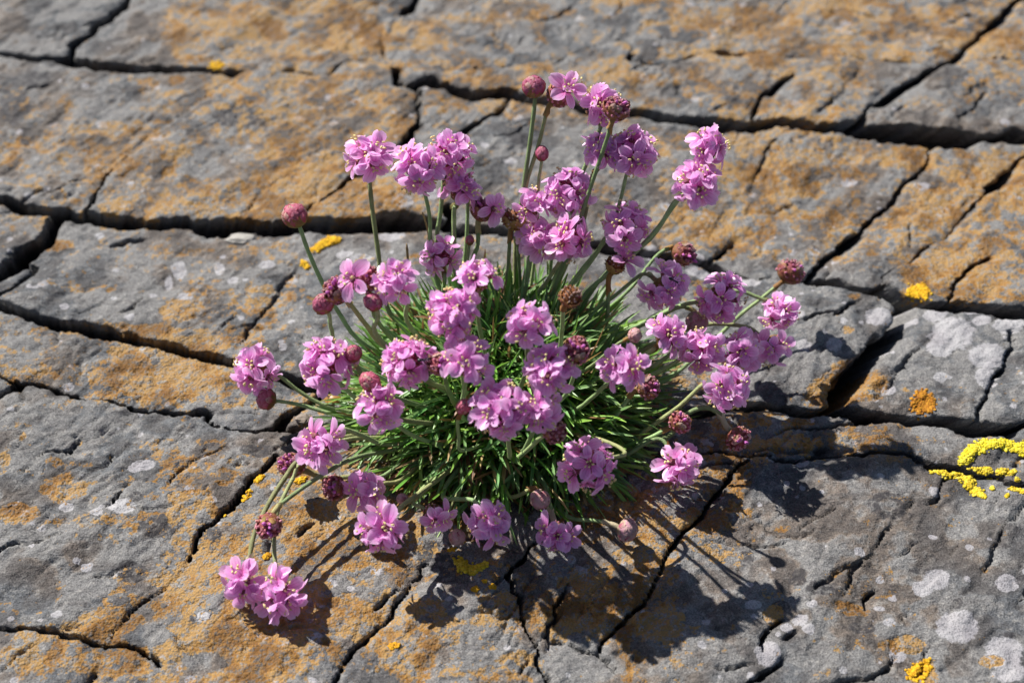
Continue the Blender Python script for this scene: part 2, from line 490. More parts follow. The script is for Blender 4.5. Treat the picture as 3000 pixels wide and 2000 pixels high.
# rectilinear grid, fine where the photograph looks, coarser outside
def axis_pts(lo, a, b, hi, fine0, fine1):
    pts = [a]
    while pts[-1] < b:
        f = (pts[-1] - a) / (b - a)
        pts.append(pts[-1] + fine0 * (1 - f) + fine1 * f)
    s, p = fine0, a
    left = []
    while p > lo:
        s *= 1.09; p -= s; left.append(p)
    s = fine1
    while pts[-1] < hi:
        s *= 1.06; pts.append(pts[-1] + s)
    return np.array(left[::-1] + pts)

GX = np.concatenate([-axis_pts(-0.01, 0, 0.285, 0.42, 0.00076, 0.00110)[::-1][:-1], axis_pts(-0.01, 0, 0.285, 0.42, 0.00076, 0.00110)])
GX = np.unique(np.round(GX[np.abs(GX) > -1], 7))
GX = np.unique(np.concatenate([-GX[GX >= 0], GX[GX >= 0]]))
GY = axis_pts(0.14, 0.235, 0.70, 0.95, 0.00062, 0.00105)
XX, YY = np.meshgrid(GX, GY, indexing='ij')
XX = XX.astype(np.float64); YY = YY.astype(np.float64)
DEP = YY * CP + CAM_H * SP
PXU = 1500 + XX / DEP * FPX
PXV = 1000 - (YY * SP - CAM_H * CP) / DEP * FPX

def crack_world():
    out = []
    for pts, th, dep in CR:
        pts = list(pts)
        for e in (0, -1):                       # joints run on beyond the picture
            (u, v), (u2, v2) = pts[e], pts[1 if e == 0 else -2]
            if u < -20 or u > 3020 or v < -20 or v > 2020:
                k2 = 520 / (math.hypot(u - u2, v - v2) + 1e-6)
                nw = [(u + (u - u2) * k2 * f + 18 * math.sin(v + 9 * f), max(-260, v + (v - v2) * k2 * f + 16 * math.sin(u + 7 * f))) for f in (0.35, 0.7, 1.0)]
                pts = nw[::-1] + pts if e == 0 else pts + nw
        W = [at_z(u, v) for u, v in pts]
        segs = []
        for i in range(len(pts) - 1):
            (u0, v0), (u1, v1) = pts[i], pts[i + 1]
            du, dv = u1 - u0, v1 - v0
            L = math.hypot(du, dv) + 1e-6
            nx, ny = -dv / L, du / L
            mid = (W[i] + W[i + 1]) / 2
            t = depth_of(mid)
            mx = t / FPX
            my = mx / max(0.3, (CAM_H / (mid - Vector((0, 0, CAM_H))).length))
            hw = 0.5 * th * (0.62 if dep < 0.0075 else 1.0) * math.hypot(nx * mx, ny * my)
            segs.append((W[i].x, W[i].y, W[i + 1].x, W[i + 1].y, hw, i / (len(pts) - 1), (i + 1) / (len(pts) - 1)))
        out.append((segs, dep))
    return out

CRW = crack_world()
fr0 = random.Random(31)
for _ in range(170):                            # fine hairline fractures, mostly along the cleavage
    x, y = fr0.uniform(-0.30, 0.30), fr0.uniform(0.24, 0.72)
    a = R(57) + fr0.gauss(0, 0.28) if fr0.random() < 0.8 else fr0.uniform(-0.4, 0.4)
    n = fr0.randint(3, 7)
    seg = []
    for i in range(n):
        st = fr0.uniform(0.003, 0.007)
        b_ = a + fr0.gauss(0, 0.45)
        x2, y2 = x + math.cos(b_) * st, y + math.sin(b_) * st
        seg.append((x, y, x2, y2, 0.0004, i / n, (i + 1) / n))
        x, y = x2, y2
    CRW.append((seg, fr0.uniform(0.0011, 0.0024)))

def crack_drop(X, Y, ax, ay, warp=None, jag=None):
    """depth of the joints below the rock surface"""
    drop = np.zeros_like(X)
    near = np.full_like(X, 1.0)
    Xw, Yw = (X, Y) if warp is None else (X + warp[0], Y + warp[1])
    for segs, dep in CRW:
        bev = min(0.0011, dep * 0.14)
        best = {}
        for (x0, y0, x1, y1, hw, f0, f1) in segs:
            m = hw * 1.8 + 0.012
            i0, i1 = np.searchsorted(ax, [min(x0, x1) - m, max(x0, x1) + m])
            j0, j1 = np.searchsorted(ay, [min(y0, y1) - m, max(y0, y1) + m])
            if i1 <= i0 or j1 <= j0: continue
            sl = (slice(i0, i1), slice(j0, j1))
            px, py = Xw[sl] - x0, Yw[sl] - y0
            dx, dy = x1 - x0, y1 - y0
            t = np.clip((px * dx + py * dy) / (dx * dx + dy * dy + 1e-12), 0, 1)
            d = np.hypot(px - t * dx, py - t * dy)
            h = max(hw * (0.86 if dep > 0.009 else 1.0), 0.00052)
            dp_ = dep
            if jag is not None:
                h = h * (1.0 + 0.55 * jag[sl])
                if dep < 0.0075:
                    tp = np.clip(np.sin(np.pi * np.clip(f0 + (f1 - f0) * t, 0, 1)), 0, 1) ** 0.6
                    h = h * (0.55 + 0.45 * tp); dp_ = dep * (0.15 + 0.85 * tp) * np.clip(0.9 + 0.9 * jag[sl], 0.25, 1.5)
            pr = dp_ * (1 - sstep(0.80, 1.07, d / h)) + bev * np.exp(-np.maximum(d - h, 0) / 0.0024)
            pr = np.where(d < m - 0.0005, pr, 0)
            drop[sl] = np.maximum(drop[sl], pr)
            if dep >= 0.0045:
                near[sl] = np.minimum(near[sl], d - np.maximum(hw, 0.0007))
    return drop, near

warp = (0.0014 * fbm(XX * 90, YY * 90, 3, 4, 0.6) * 2, 0.0014 * fbm(XX * 90, YY * 90, 9, 4, 0.6) * 2)
jag = fbm(XX * 55, YY * 55, 21, 3, 0.6) * 1.6
DROP, _ = crack_drop(XX, YY, GX, GY, warp, jag)

# slab labels by flooding a coarser grid between the joints
LS = 0.0013
lax = np.arange(GX[0], GX[-1] + LS, LS); lay = np.arange(GY[0], GY[-1] + LS, LS)
LX, LY = np.meshgrid(lax, lay, indexing='ij')
_, LN = crack_drop(LX, LY, lax, lay)
free = LN > 0.0004
lab = np.zeros(free.shape, dtype=np.int32)
nx_, ny_ = free.shape
sizes = [0]
fr = free.tolist()
lb = [[0] * ny_ for _ in range(nx_)]
cur = 0
for si in range(0, nx_, 3):
    for sj in range(0, ny_, 3):
        if fr[si][sj] and lb[si][sj] == 0:
            cur += 1
            st = [(si, sj)]; lb[si][sj] = cur; cnt = 0; members = []
            while st:
                i, j = st.pop(); cnt += 1; members.append((i, j))
                for a, b in ((i + 1, j), (i - 1, j), (i, j + 1), (i, j - 1)):
                    if 0 <= a < nx_ and 0 <= b < ny_ and fr[a][b] and lb[a][b] == 0:
                        lb[a][b] = cur; st.append((a, b))
            if cnt < 220:
                for i, j in members: lb[i][j] = -1
                cur -= 1
front = [(i, j) for i in range(nx_) for j in range(ny_) if lb[i][j] > 0]
for row in lb:
    for j in range(ny_):
        if row[j] < 0: row[j] = 0
while front:
    nf = []
    for i, j in front:
        v = lb[i][j]
        for a, b in ((i + 1, j), (i - 1, j), (i, j + 1), (i, j - 1)):
            if 0 <= a < nx_ and 0 <= b < ny_ and lb[a][b] == 0:
                lb[a][b] = v; nf.append((a, b))
    front = nf
lab = np.array(lb)
NSLAB = cur
ii = np.clip(((GX - lax[0]) / LS).round().astype(int), 0, nx_ - 1)
jj = np.clip(((GY - lay[0]) / LS).round().astype(int), 0, ny_ - 1)
VL = lab[np.ix_(ii, jj)]

# heights of the stone
ca, sa = math.cos(R(57)), math.sin(R(57))
CU, CV = XX * ca + YY * sa, -XX * sa + YY * ca          # along / across the cleavage
tilt = nrg.normal(0, 1, (NSLAB + 1, 3))
offs = tilt[:, 0] * 0.0009
cx = np.array([0.0] + [XX[VL == s].mean() for s in range(1, NSLAB + 1)])
cy = np.array([0.4] + [YY[VL == s].mean() for s in range(1, NSLAB + 1)])
H = 0.0055 * fbm(XX * 9, YY * 9, 1, 3)
H += np.clip(tilt[VL, 1] * 0.012 * (XX - cx[VL]) + tilt[VL, 2] * 0.012 * (YY - cy[VL]), -0.002, 0.002) + offs[VL]
H += 0.0024 * fbm(CU * 22, CV * 46, 2, 4, 0.5)
ter = fbm(CU * 26, CV * 70, 31, 4, 0.55) * 3.2
fl = np.floor(ter)
H += 0.00060 * (fl + sstep(0.40, 0.60, ter - fl))       # flaked steps along the cleavage
rid = 1 - np.abs(fbm(CU * 30, CV * 150, 41, 3, 0.55)) * 4
H -= 0.0011 * np.clip(rid - 0.78, 0, 1) / 0.22 * sstep(-0.1, 0.3, fbm(XX * 18, YY * 18, 45, 2))   # fine seams
H += 0.00055 * fbm(XX * 160, YY * 160, 51, 4, 0.6)
H += 0.0004 * fbm(XX * 620, YY * 620, 61, 2, 0.6)
# raised blocks at the right of the plant, small recess by the plant
H += 0.0025 * np.exp(-(((PXU - 2350) / 300) ** 2 + ((PXV - 1000) / 150) ** 2))
H -= DROP
edge = np.minimum(np.minimum(XX - GX[0], GX[-1] - XX), np.minimum(YY - GY[0], GY[-1] - YY))
H *= sstep(0.0, 0.05, edge)

# lichen cover painted from the photograph
def ell(cx_, cy_, rx, ry, soft=0.35):
    d = np.hypot((PXU - cx_) / rx, (PXV - cy_) / ry)
    return 1 - sstep(1 - soft, 1 + soft, d)

OR = np.full_like(XX, 0.30)
for (u0, v0, u1, v1, s) in [   # regions in photo pixels with their amount of orange crust
 (480,-40,1150,190,0.62),(1120,-40,1700,190,0.50),(1650,-60,2100,160,0.42),(2100,-60,3000,200,0.66),
 (0,-40,470,230,0.02),(0,190,430,560,0.32),(430,210,620,620,0.40),(600,210,1240,440,0.62),(240,440,700,640,0.60),(640,440,1200,660,0.66),
 (1240,250,1500,440,0.42),(1380,310,1960,700,0.22),(1190,200,1950,340,0.48),(1950,200,2560,360,0.56),(2560,220,3100,400,0.26),
 (1900,380,2680,740,0.50),(2620,420,3100,900,0.72),(2050,620,2500,830,0.62),
 (40,680,620,960,0.24),(560,690,900,1050,0.40),(880,700,1500,1100,0.26),(0,920,330,1150,0.36),(300,960,760,1220,0.72),(0,1180,560,1400,0.28),
 (560,1200,900,1420,0.30),(0,1380,500,1640,0.22),(480,1350,960,1800,0.58),(60,1680,700,2000,0.62),(0,1640,300,1850,0.32),(640,1700,1260,2040,0.72),
 (820,1420,1500,1760,0.66),(1250,1700,1560,2040,0.66),(1560,1600,1980,1900,0.62),(1640,1380,2120,1640,0.62),(1600,1960,1800,2040,0.00),
 (2180,1350,3100,2040,0.10),(2010,1700,2500,2040,0.06),(2080,760,2640,1180,0.06),(2560,900,3100,1230,0.06),(2140,1220,2600,1340,0.50),(2600,1250,3100,1380,0.22),
 (1950,1330,2250,1520,0.60),(1850,1000,2150,1300,0.55)]:
    m = sstep(-45, 35, PXU - u0) * sstep(-45, 35, u1 - PXU) * sstep(-35, 30, PXV - v0) * sstep(-35, 30, v1 - PXV)
    OR = OR * (1 - m) + s * m
OR += 0.28 * fbm(XX * 32, YY * 32, 71, 3)
for (u, v, rx, ry) in [(2490,1805,58,22),(2650,1900,60,28),(2700,1985,45,40),(2900,1945,40,18),(2260,1830,30,30),(2030,1540,38,35),(2180,1420,52,30),(2500,1130,95,60),
 (2430,1160,60,50),(2330,1245,60,18),(2150,1290,50,20),(2290,1560,30,14),(420,1110,110,60),(560,1110,120,70),(520,900,60,35),(160,705,60,20),(190,1440,70,50),(60,1520,60,30),
 (2700,820,60,30),(2850,780,100,50),(1690,1800,110,60),(760,1870,180,90),(330,1850,140,60),(1830,1500,90,50),(2480,985,20,12),(2500,880,22,10)]:
    OR = np.maximum(OR, 0.98 * ell(u, v, rx, ry))
for (u, v, rx, ry) in [(1690,1960,110,60),(440,1875,70,30),(2250,1460,70,60),(600,1960,60,30),(1350,1800,50,40),(700,1470,70,30),(2880,1040,140,70)]:
    OR *= 1 - 0.9 * ell(u, v, rx, ry)

PA = np.zeros_like(XX)
for (u, v, rx, ry) in [(2787,990,66,46),(2748,1033,38,30),(2889,1054,58,36),(2948,969,46,22),(2872,952,27,15),(2736,931,34,19),(2838,922,36,9),(2574,935,42,30),
 (2349,1037,24,15),(2885,1118,34,36),(2600,1150,22,16),(2740,1707,37,33),(2946,1720,33,25),(2800,1848,62,46),(2242,1945,38,38),(2336,1848,23,19),(2298,1871,19,15),(2361,1877,20,15),
 (2936,1920,54,52),(2957,1984,56,24),(2349,1358,20,15),(2255,1350,22,8),(2625,1933,26,22),(2200,1805,26,14),(2700,1735,32,24),(2370,1800,16,10),(2570,1800,18,10),(2600,1840,18,12),
 (1104,1690,19,12),(1672,1660,15,13),(1923,1448,18,10),(1186,615,30,17),(1269,596,22,13),(1495,481,20,9),(1518,356,15,9),(1420,440,14,7),(1640,300,18,8),(680,807,17,12),(378,924,15,10),
 (520,770,22,26),(540,860,24,12),(490,810,12,20),(640,770,16,20),(90,850,12,8),(360,1500,44,22),(200,1500,22,14),(420,1370,40,18),(560,1460,16,14),(400,1380,26,10),(290,1520,20,14),
 (2050,800,45,16),(2180,830,50,14),(2440,1030,24,20),(2330,940,26,12),(2750,1120,20,14),(1010,750,26,12),(1150,700,40,16),(1060,770,36,14),(2700,540,26,10),(2760,610,24,14),(2490,520,26,10),
 (2390,720,16,10),(2140,60,18,10),(2460,90,14,10),(2820,60,20,9),(2850,30,14,8),(2720,120,9,18),(855,810,16,10),(780,770,26,10),(470,420,24,8),(300,360,22,9),(880,355,18,7),(830,1020,12,9),
 (600,1830,24,16),(1030,1745,12,8),(1850,1540,26,14),(1960,1560,20,12),(705,690,30,10),(410,1020,18,8),(700,990,18,12)]:
    PA = np.maximum(PA, ell(u, v, rx, ry, 0.5))
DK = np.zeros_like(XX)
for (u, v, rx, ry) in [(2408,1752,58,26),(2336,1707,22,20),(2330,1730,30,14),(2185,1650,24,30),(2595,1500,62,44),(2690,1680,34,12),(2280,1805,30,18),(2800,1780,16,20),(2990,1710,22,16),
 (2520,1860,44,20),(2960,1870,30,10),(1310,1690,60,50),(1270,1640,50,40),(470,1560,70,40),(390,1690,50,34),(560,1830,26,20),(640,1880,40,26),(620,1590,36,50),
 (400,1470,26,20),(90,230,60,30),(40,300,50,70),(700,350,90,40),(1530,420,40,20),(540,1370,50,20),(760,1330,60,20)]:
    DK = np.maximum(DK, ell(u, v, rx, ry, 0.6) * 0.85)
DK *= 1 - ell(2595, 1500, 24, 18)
WM = np.full_like(XX, 0.45)
for (u, v, rx, ry, s) in [(1700,450,450,200,-0.25),(350,830,420,150,-0.3),(2350,1000,300,150,-0.25),(250,350,300,200,0.2),(2850,300,220,80,0.25),(2400,1650,500,260,0.30),(300,1200,350,120,-0.15),(2800,650,300,200,0.3),(800,1750,500,250,0.15),(2800,1050,200,120,-0.2),(1690,1970,120,60,0.2),(120,120,250,120,-0.1)]:
    WM += s * ell(u, v, rx, ry, 0.5)

# small scattered pale crusts
dr_ = random.Random(5)
for _ in range(520):
    u, v = dr_.uniform(-100, 3100), dr_.uniform(-40, 2050)
    if 1000 < u < 1950 and 800 < v < 1450: continue
    rr0 = dr_.choice([5, 7, 9, 12, 16]) * dr_.uniform(0.7, 1.2)
    p0 = at_z(u, v)
    rw = rr0 * depth_of(p0) / FPX * 2.5
    i0, i1 = np.searchsorted(GX, [p0.x - rw, p0.x + rw]); j0, j1 = np.searchsorted(GY, [p0.y - rw, p0.y + rw])
    sl = (slice(i0, i1), slice(j0, j1))
    dd = np.hypot(XX[sl] - p0.x, YY[sl] - p0.y) / (rw / 2.5)
    PA[sl] = np.maximum(PA[sl], (1 - sstep(0.5, 1.5, dd)) * dr_.uniform(0.7, 1.0))
ROS = []
for (u, v, rr0) in [(612,1829,20),(553,1803,17),(480,1790,16),(640,1850,15),(164,376,24),(91,549,26),(208,317,22),(25,442,20),(430,255,22),(451,70,26),(180,305,18),(60,480,20),(930,500,20),(860,520,18),(840,1950,60),(700,1905,70),(590,1900,40),(960,1800,34),(1240,1830,60),(880,1620,40),(1000,1580,34),(700,1640,30),(540,1590,30),(350,1770,40),(150,1930,50),(2690,800,30)]:
    ROS.append((u, v, rr0))
for _ in range(90):
    u, v = dr_.choice([(dr_.uniform(350, 1500), dr_.uniform(1480, 2000)), (dr_.uniform(0, 420), dr_.uniform(240, 600)), (dr_.uniform(1650, 2150), dr_.uniform(1400, 1700)), (dr_.uniform(600, 1200), dr_.uniform(230, 640))])
    ROS.append((u, v, dr_.uniform(8, 24)))
RO = np.full_like(XX, -9.0)
for (u, v, rr0) in ROS:
    p0 = at_z(u, v)
    r1 = rr0 * depth_of(p0) / FPX
    i0, i1 = np.searchsorted(GX, [p0.x - 1.6 * r1, p0.x + 1.6 * r1]); j0, j1 = np.searchsorted(GY, [p0.y - 1.6 * r1, p0.y + 1.6 * r1])
    sl = (slice(i0, i1), slice(j0, j1))
    dd = np.hypot(XX[sl] - p0.x, YY[sl] - p0.y) / r1 + 0.35 * fbm(XX[sl] * 260, YY[sl] * 260, 7, 3, 0.6)
    ringv = 1.05 * np.exp(-((dd - 0.85) / 0.17) ** 2) - 0.35 * np.exp(-(dd / 0.45) ** 2)
    RO[sl] = np.where(dd < 1.35, np.maximum(RO[sl], ringv), RO[sl])
MD = np.clip(0.5 + 0.9 * fbm(XX * 95, YY * 95, 81, 4, 0.6), 0, 1)
WM = sstep(0.1, 0.9, WM - 0.12 + 0.5 * OR + 1.5 * fbm(XX * 22, YY * 22, 85, 4, 0.6))
OF = np.where(RO > -5, 0.55 * RO, 0.0) + 1.30 * OR - 0.70 - 0.9 * sstep(0.0015, 0.006, DROP) * (1 - ell(2480, 1120, 120, 90)) + 0.85 * fbm(XX * 78 + 3 * MD, YY * 78, 91, 4, 0.62)

def height_at(x, y):
    i = int(np.clip(np.searchsorted(GX, x), 1, len(GX) - 1)); j = int(np.clip(np.searchsorted(GY, y), 1, len(GY) - 1))
    return float(H[i - 1:i + 1, j - 1:j + 1].mean())

# bedrock sheet reaching outwards, carrying the slabs
ring = []
RF = []
bx = [-120, -30, -8, -2, GX[0], GX[-1], 2, 8, 30, 120]
by = [-120, -30, -8, -2, GY[0], GY[-1], 2, 8, 30, 120]
for x in bx:
    for y in by:
        far = max(abs(x), abs(y)) > 2.5
        ring.append((x, y, -0.02 * max(0, abs(x) - 2) if far else 0.0))
for i in range(9):
    for j in range(9):
        if i == 4 and j == 4: continue
        RF.append((i * 10 + j, (i + 1) * 10 + j, (i + 1) * 10 + j + 1, i * 10 + j + 1))
bed_me = mesh_np('bedrock', ring, RF, M_ROCK, smooth=False, attrs={'orange': [-0.1] * 100, 'pale': [0] * 100, 'dark': [0] * 100, 'warm': [0.45] * 100, 'medium': [0.5] * 100})
bedrock = link('bedrock', bed_me, kind='structure', label='grey bedrock split into slabs and crusted with orange lichen')

nI, nJ = XX.shape
VID = np.arange(nI * nJ).reshape(nI, nJ)
Q = np.stack([VID[:-1, :-1], VID[1:, :-1], VID[1:, 1:], VID[:-1, 1:]], -1).reshape(-1, 4)
QL = VL[:-1, :-1].ravel()
UND = np.clip(DROP - 0.0015, 0, None) * sstep(0.0, 0.05, edge)      # joints are undercut towards the back
UK = np.interp(PXV, [0, 1000, 2000], [0.85, 0.66, 0.36])
ALLV = np.stack([(XX - 0.45 * UK * UND).ravel(), (YY + UK * UND).ravel(), H.ravel()], -1)
for s in range(1, NSLAB + 1):
    q = Q[QL == s]
    if len(q) == 0: continue
    ids, inv = np.unique(q, return_inverse=True)
    me = mesh_np('rock_slab', ALLV[ids], inv.reshape(-1, 4), M_ROCK,
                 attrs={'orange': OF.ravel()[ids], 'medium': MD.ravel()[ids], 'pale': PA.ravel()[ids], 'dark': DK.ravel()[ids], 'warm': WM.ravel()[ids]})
    link('rock_slab', me, bedrock)

# ================================================================== THRIFT PLANT
CEN = at_z(1475, 1205)
plant = bpy.data.objects.new('sea_thrift', None)
plant.empty_display_size = 0.02
col.objects.link(plant)
plant.location = CEN
plant['label'] = 'pink flowering cushion plant with grassy green leaves growing from a rock joint'
plant['category'] = 'flower plant'
INV = Matrix.Translation(-CEN)

def v3(c): return np.array(c)
PINK, PALE, DEEP = v3((0.89, 0.33, 0.76)), v3((0.97, 0.69, 0.94)), v3((0.74, 0.085, 0.42))

def floret_mesh(seed):
    r = random.Random(seed)
    mb = MB()
    openn = r.choice([0.0, 0.05, 0.1, 0.2, 0.35, 0.55])
    NU, NV = 6, 7
    for p in range(5):
        ph = 2 * math.pi * p / 5 + r.uniform(-0.10, 0.10)
        L = 0.0064 * r.uniform(0.90, 1.10)
        W = 0.0041 * r.uniform(0.88, 1.12)
        a0 = R(62)
        a1 = R(-8 + 60 * openn + r.uniform(-16, 16))
        roll = r.uniform(-0.35, 0.35)
        cup = r.uniform(0.10, 0.45)
        wave = r.uniform(-0.0003, 0.0003)
        rr, zz = 0.0006, 0.0
        V, C, U = [], [], []
        for iv in range(NV):
            v = iv / (NV - 1)
            if iv:
                a = a0 + (a1 - a0) * min(1, v * 1.9)
                rr += math.cos(a) * L / (NV - 1); zz += math.sin(a) * L / (NV - 1)
            if v < 0.62:
                w = 0.17 + 0.83 * math.sin(v / 0.62 * math.pi / 2) ** 1.6
            else:
                w = math.sqrt(max(0.0, 1 - ((v - 0.62) / 0.40) ** 2.2))
            hw = max(w, 0.12) * W / 2
            for iu in range(NU):
                u = iu / (NU - 1) * 2 - 1
                notch = -0.00045 * (1 - abs(u)) if iv == NV - 1 else 0
                z = zz + cup * hw * u * u + roll * hw * u + wave * math.sin(u * 5 + v * 4)
                x, y = rr + notch - 0.10 * hw * u * u, u * hw
                V.append((x * math.cos(ph) - y * math.sin(ph), x * math.sin(ph) + y * math.cos(ph), z))
                g_ = max(0, 1 - v / 0.42)
                c = DEEP * g_ + PINK * (1 - g_)
                e = max(0, v - 0.40) / 0.60 * 0.70 + 0.40 * abs(u) ** 2 * v
                c = c * (1 - min(1, e)) + PALE * min(1, e)
                C.append(tuple(c)); U.append((u * 1.02, v))
        F = [(a * NU + b, a * NU + b + 1, (a + 1) * NU + b + 1, (a + 1) * NU + b) for a in range(NV - 1) for b in range(NU - 1)]
        mb.add(V, F, C, U, 0)
    # stamens
    for p in range(5):
        ph = 2 * math.pi * (p + 0.5) / 5 + r.uniform(-0.3, 0.3)
        rad = r.uniform(0.0009, 0.0019)
        tip = Vector((rad * math.cos(ph), rad * math.sin(ph), r.uniform(0.0027, 0.0042)))
        b = Vector((0.0003 * math.cos(ph), 0.0003 * math.sin(ph), 0))
        V, F = tube([b, (b + tip) / 2 + Vector((0, 0, 0.0004)), tip], 0.00009, 3)
        mb.add(V, F, (0.74, 0.42, 0.66), None, 1)
        V, F = blob(tip, (0.00038, 0.00038, 0.00066), (r.uniform(-1, 1), r.uniform(-1, 1), r.uniform(0, 0.7)), 5, 3)
        mb.add(V, F, (0.88, 0.76, 0.36), None, 1)
    # calyx tube below the petals
    V, F = tube([(0, 0, -0.0040), (0, 0, -0.002), (0, 0, 0.0006)], [0.0006, 0.0009, 0.0012], 6)
    mb.add(V, F, (0.34, 0.12, 0.12), None, 1)
    return mb.mesh('floret', [M_PETAL, M_BUD])

FLORETS = [floret_mesh(100 + i) for i in range(18)]

def bud_mesh(seed):
    mb = MB()
    V, F = blob((0, 0, 0.0006), (0.00062, 0.00062, 0.0015), None, 7, 5)
    z = [v[2] for v in V]
    C = [tuple(v3((0.40, 0.06, 0.24)) * (1 - t) + v3((0.66, 0.20, 0.58)) * t) for t in [min(1, max(0, (q + 0.0008) / 0.0024)) for q in z]]
    mb.add(V, F, C, None, 0)
    return mb.mesh('bud', [M_BUD])
BUDME = bud_mesh(1)

def scale_patch(mb, th0, th1, ph, wid, rad, bulge, cA, cB, r, lift=0.0):
    """one overlapping bract on a unit sphere from polar angle th0 (stem side, measured from -z) to th1"""
    n, m = 4, 5
    V, C = [], []
    for i in range(m):
        t = i / (m - 1)
        th = th0 + (th1 - th0) * t
        w = wid * (math.sin(min(1, t * 1.25 + 0.12) * math.pi * 0.62) if t < 0.8 else (1 - t) * 3.2 + 0.16)
        for j in range(n + 1):
            s = j / n * 2 - 1
            p2 = ph + s * w * 0.5 / max(0.35, math.sin(th))
            q = rad * (1 + bulge * (1 - s * s) + lift * t * t)
            V.append((q * math.sin(th) * math.cos(p2), q * math.sin(th) * math.sin(p2), -q * math.cos(th)))
            e = max(0, t - 0.35) / 0.65
            e = min(1, e + 0.25 * abs(s))
            C.append(tuple(v3(cA) * (1 - e) + v3(cB) * e))
    F = [(a * (n + 1) + b, a * (n + 1) + b + 1, (a + 1) * (n + 1) + b + 1, (a + 1) * (n + 1) + b) for a in range(m - 1) for b in range(n)]
    mb.add(V, F, C, None, 0)

CRIM, CRIMD, ROSE = (0.47, 0.075, 0.15), (0.36, 0.085, 0.10), (0.72, 0.33, 0.44)
GREENB, OLIVE, BROWN, TAN = (0.20, 0.20, 0.045), (0.24, 0.17, 0.04), (0.30, 0.12, 0.035), (0.46, 0.27, 0.10)
PAPER = (0.62, 0.42, 0.36)

def fib(n, i, zmin):
    z = 1 - (1 - zmin) * (i + 0.5) / n
    a = i * 2.399963
    s = math.sqrt(max(0, 1 - z * z))
    return Vector((s * math.cos(a), s * math.sin(a), z))

def cup_mesh(seed, kind):
    """bracts around the lower half of a head of radius 1"""
    r = random.Random(seed)
    mb = MB()
    cols = {'tight': (GREENB, (0.34, 0.13, 0.07)), 'buds': (OLIVE, (0.36, 0.10, 0.08)), 'old': (BROWN, TAN), 'core': (BROWN, OLIVE), 'pale': ((0.30, 0.30, 0.09), PAPER)}[kind]
    for ringi, (t0, t1, nn) in enumerate([(0.15, 1.25, 5), (0.5, 1.65, 6), (0.8, 1.95, 7)]):
        for i in range(nn):
            ph = 2 * math.pi * (i + 0.5 * (ringi % 2)) / nn + r.uniform(-0.15, 0.15)
            scale_patch(mb, t0, t1 + r.uniform(-0.12, 0.15), ph, 1.35, 0.98 - 0.015 * ringi, 0.05, cols[0], cols[1], r, r.uniform(0.0, 0.14))
    V, F = blob((0, 0, -0.92), (0.30, 0.30, 0.20), None, 7, 4)
    mb.add(V, F, cols[0], None, 0)
    return mb.mesh('bract_cup', [M_BUD])

def core_mesh(seed, kind):
    """receptacle of radius 1 covered with calyces"""
    r = random.Random(seed)
    mb = MB()
    V, F = blob((0, 0, 0), (0.86, 0.86, 0.86), None, 12, 8)
    mb.add(V, F, CRIMD if kind != 'old' else BROWN, None, 0)
    if kind in ('tight', 'pale'):
        for ringi, (t0, t1, nn) in enumerate([(1.1, 2.05, 7), (1.45, 2.45, 7), (1.8, 2.85, 6), (2.3, 3.12, 4)]):
            for i in range(nn):
                ph = 2 * math.pi * (i + 0.5 * (ringi % 2)) / nn + r.uniform(-0.2, 0.2)
                a, b = ((0.44, 0.05, 0.11), (0.60, 0.19, 0.29)) if kind == 'tight' else (ROSE, PAPER)
                if r.random() < 0.22: b = PAPER
                if r.random() < 0.3: a = CRIMD if kind == 'tight' else CRIM
                scale_patch(mb, t0, t1, ph, 1.10, 0.90 + 0.015 * (3 - ringi), 0.12, a, b, r, r.uniform(0.02, 0.13))
        for i in range(9 if kind == 'tight' else 0):
            d = fib(9, i, 0.72)
            V, F = blob(d * 0.90, (0.14, 0.14, 0.20), d + Vector((r.uniform(-.4, .4), r.uniform(-.4, .4), r.uniform(-.4, .4))), 5, 4)
            mb.add(V, F, r.choice([CRIM, CRIM, CRIMD]), None, 0)
    else:
        n = {'buds': 46, 'old': 60, 'core': 40}[kind]
        for i in range(n):
            d = fib(n, i, -0.45)
            d = (d + Vector((r.uniform(-.12, .12), r.uniform(-.12, .12), r.uniform(-.12, .12)))).normalized()
            ax = d + Vector((r.uniform(-.35, .35), r.uniform(-.35, .35), r.uniform(-.35, .35)))
            if kind == 'old':
                L = r.uniform(0.15, 0.34)
                V, F = blob(d * r.uniform(0.85, 1.0), (0.07, 0.10, L), ax, 5, 4)
                c = r.choice([BROWN, TAN, PAPER, (0.62, 0.48, 0.42), CRIMD])
                mb.add(V, F, c, None, 0)
            else:
                lw = r.uniform(0.10, 0.19)
                V, F = blob(d * r.uniform(0.82, 0.98), (lw, lw * r.uniform(0.7, 1.1), r.uniform(0.16, 0.28)), ax, 6, 4)
                base = v3(r.choice([(0.50, 0.11, 0.17), (0.42, 0.11, 0.12), (0.60, 0.24, 0.30), (0.46, 0.20, 0.12)]))
                C = [tuple(base * 0.8 + v3(ROSE) * 0.55 * max(0, (Vector(v).length - 0.85) / 0.3)) for v in V]
                mb.add(V, F, C, None, 0)
                # papery calyx rim
                V, F = tube([Vector(d) * 0.98, Vector(d) * 1.10], [0.085, 0.13], 6)
                mb.add(V, F[:-2], r.choice([ROSE, PAPER, ROSE, PAPER, (0.60, 0.22, 0.32)]), None, 0)
    if kind == 'buds':                          # torn papery bracts between the calyces
        for i in range(9):
            t0 = r.uniform(1.0, 2.0)
            scale_patch(mb, t0, t0 + r.uniform(0.5, 0.8), r.uniform(0, 6.28), r.uniform(0.5, 0.9), 0.98, 0.08, r.choice([OLIVE, BROWN, (0.40, 0.10, 0.12)]), r.choice([TAN, PAPER, ROSE]), r, r.uniform(0.05, 0.25))
    return mb.mesh('flower_head', [M_BUD])

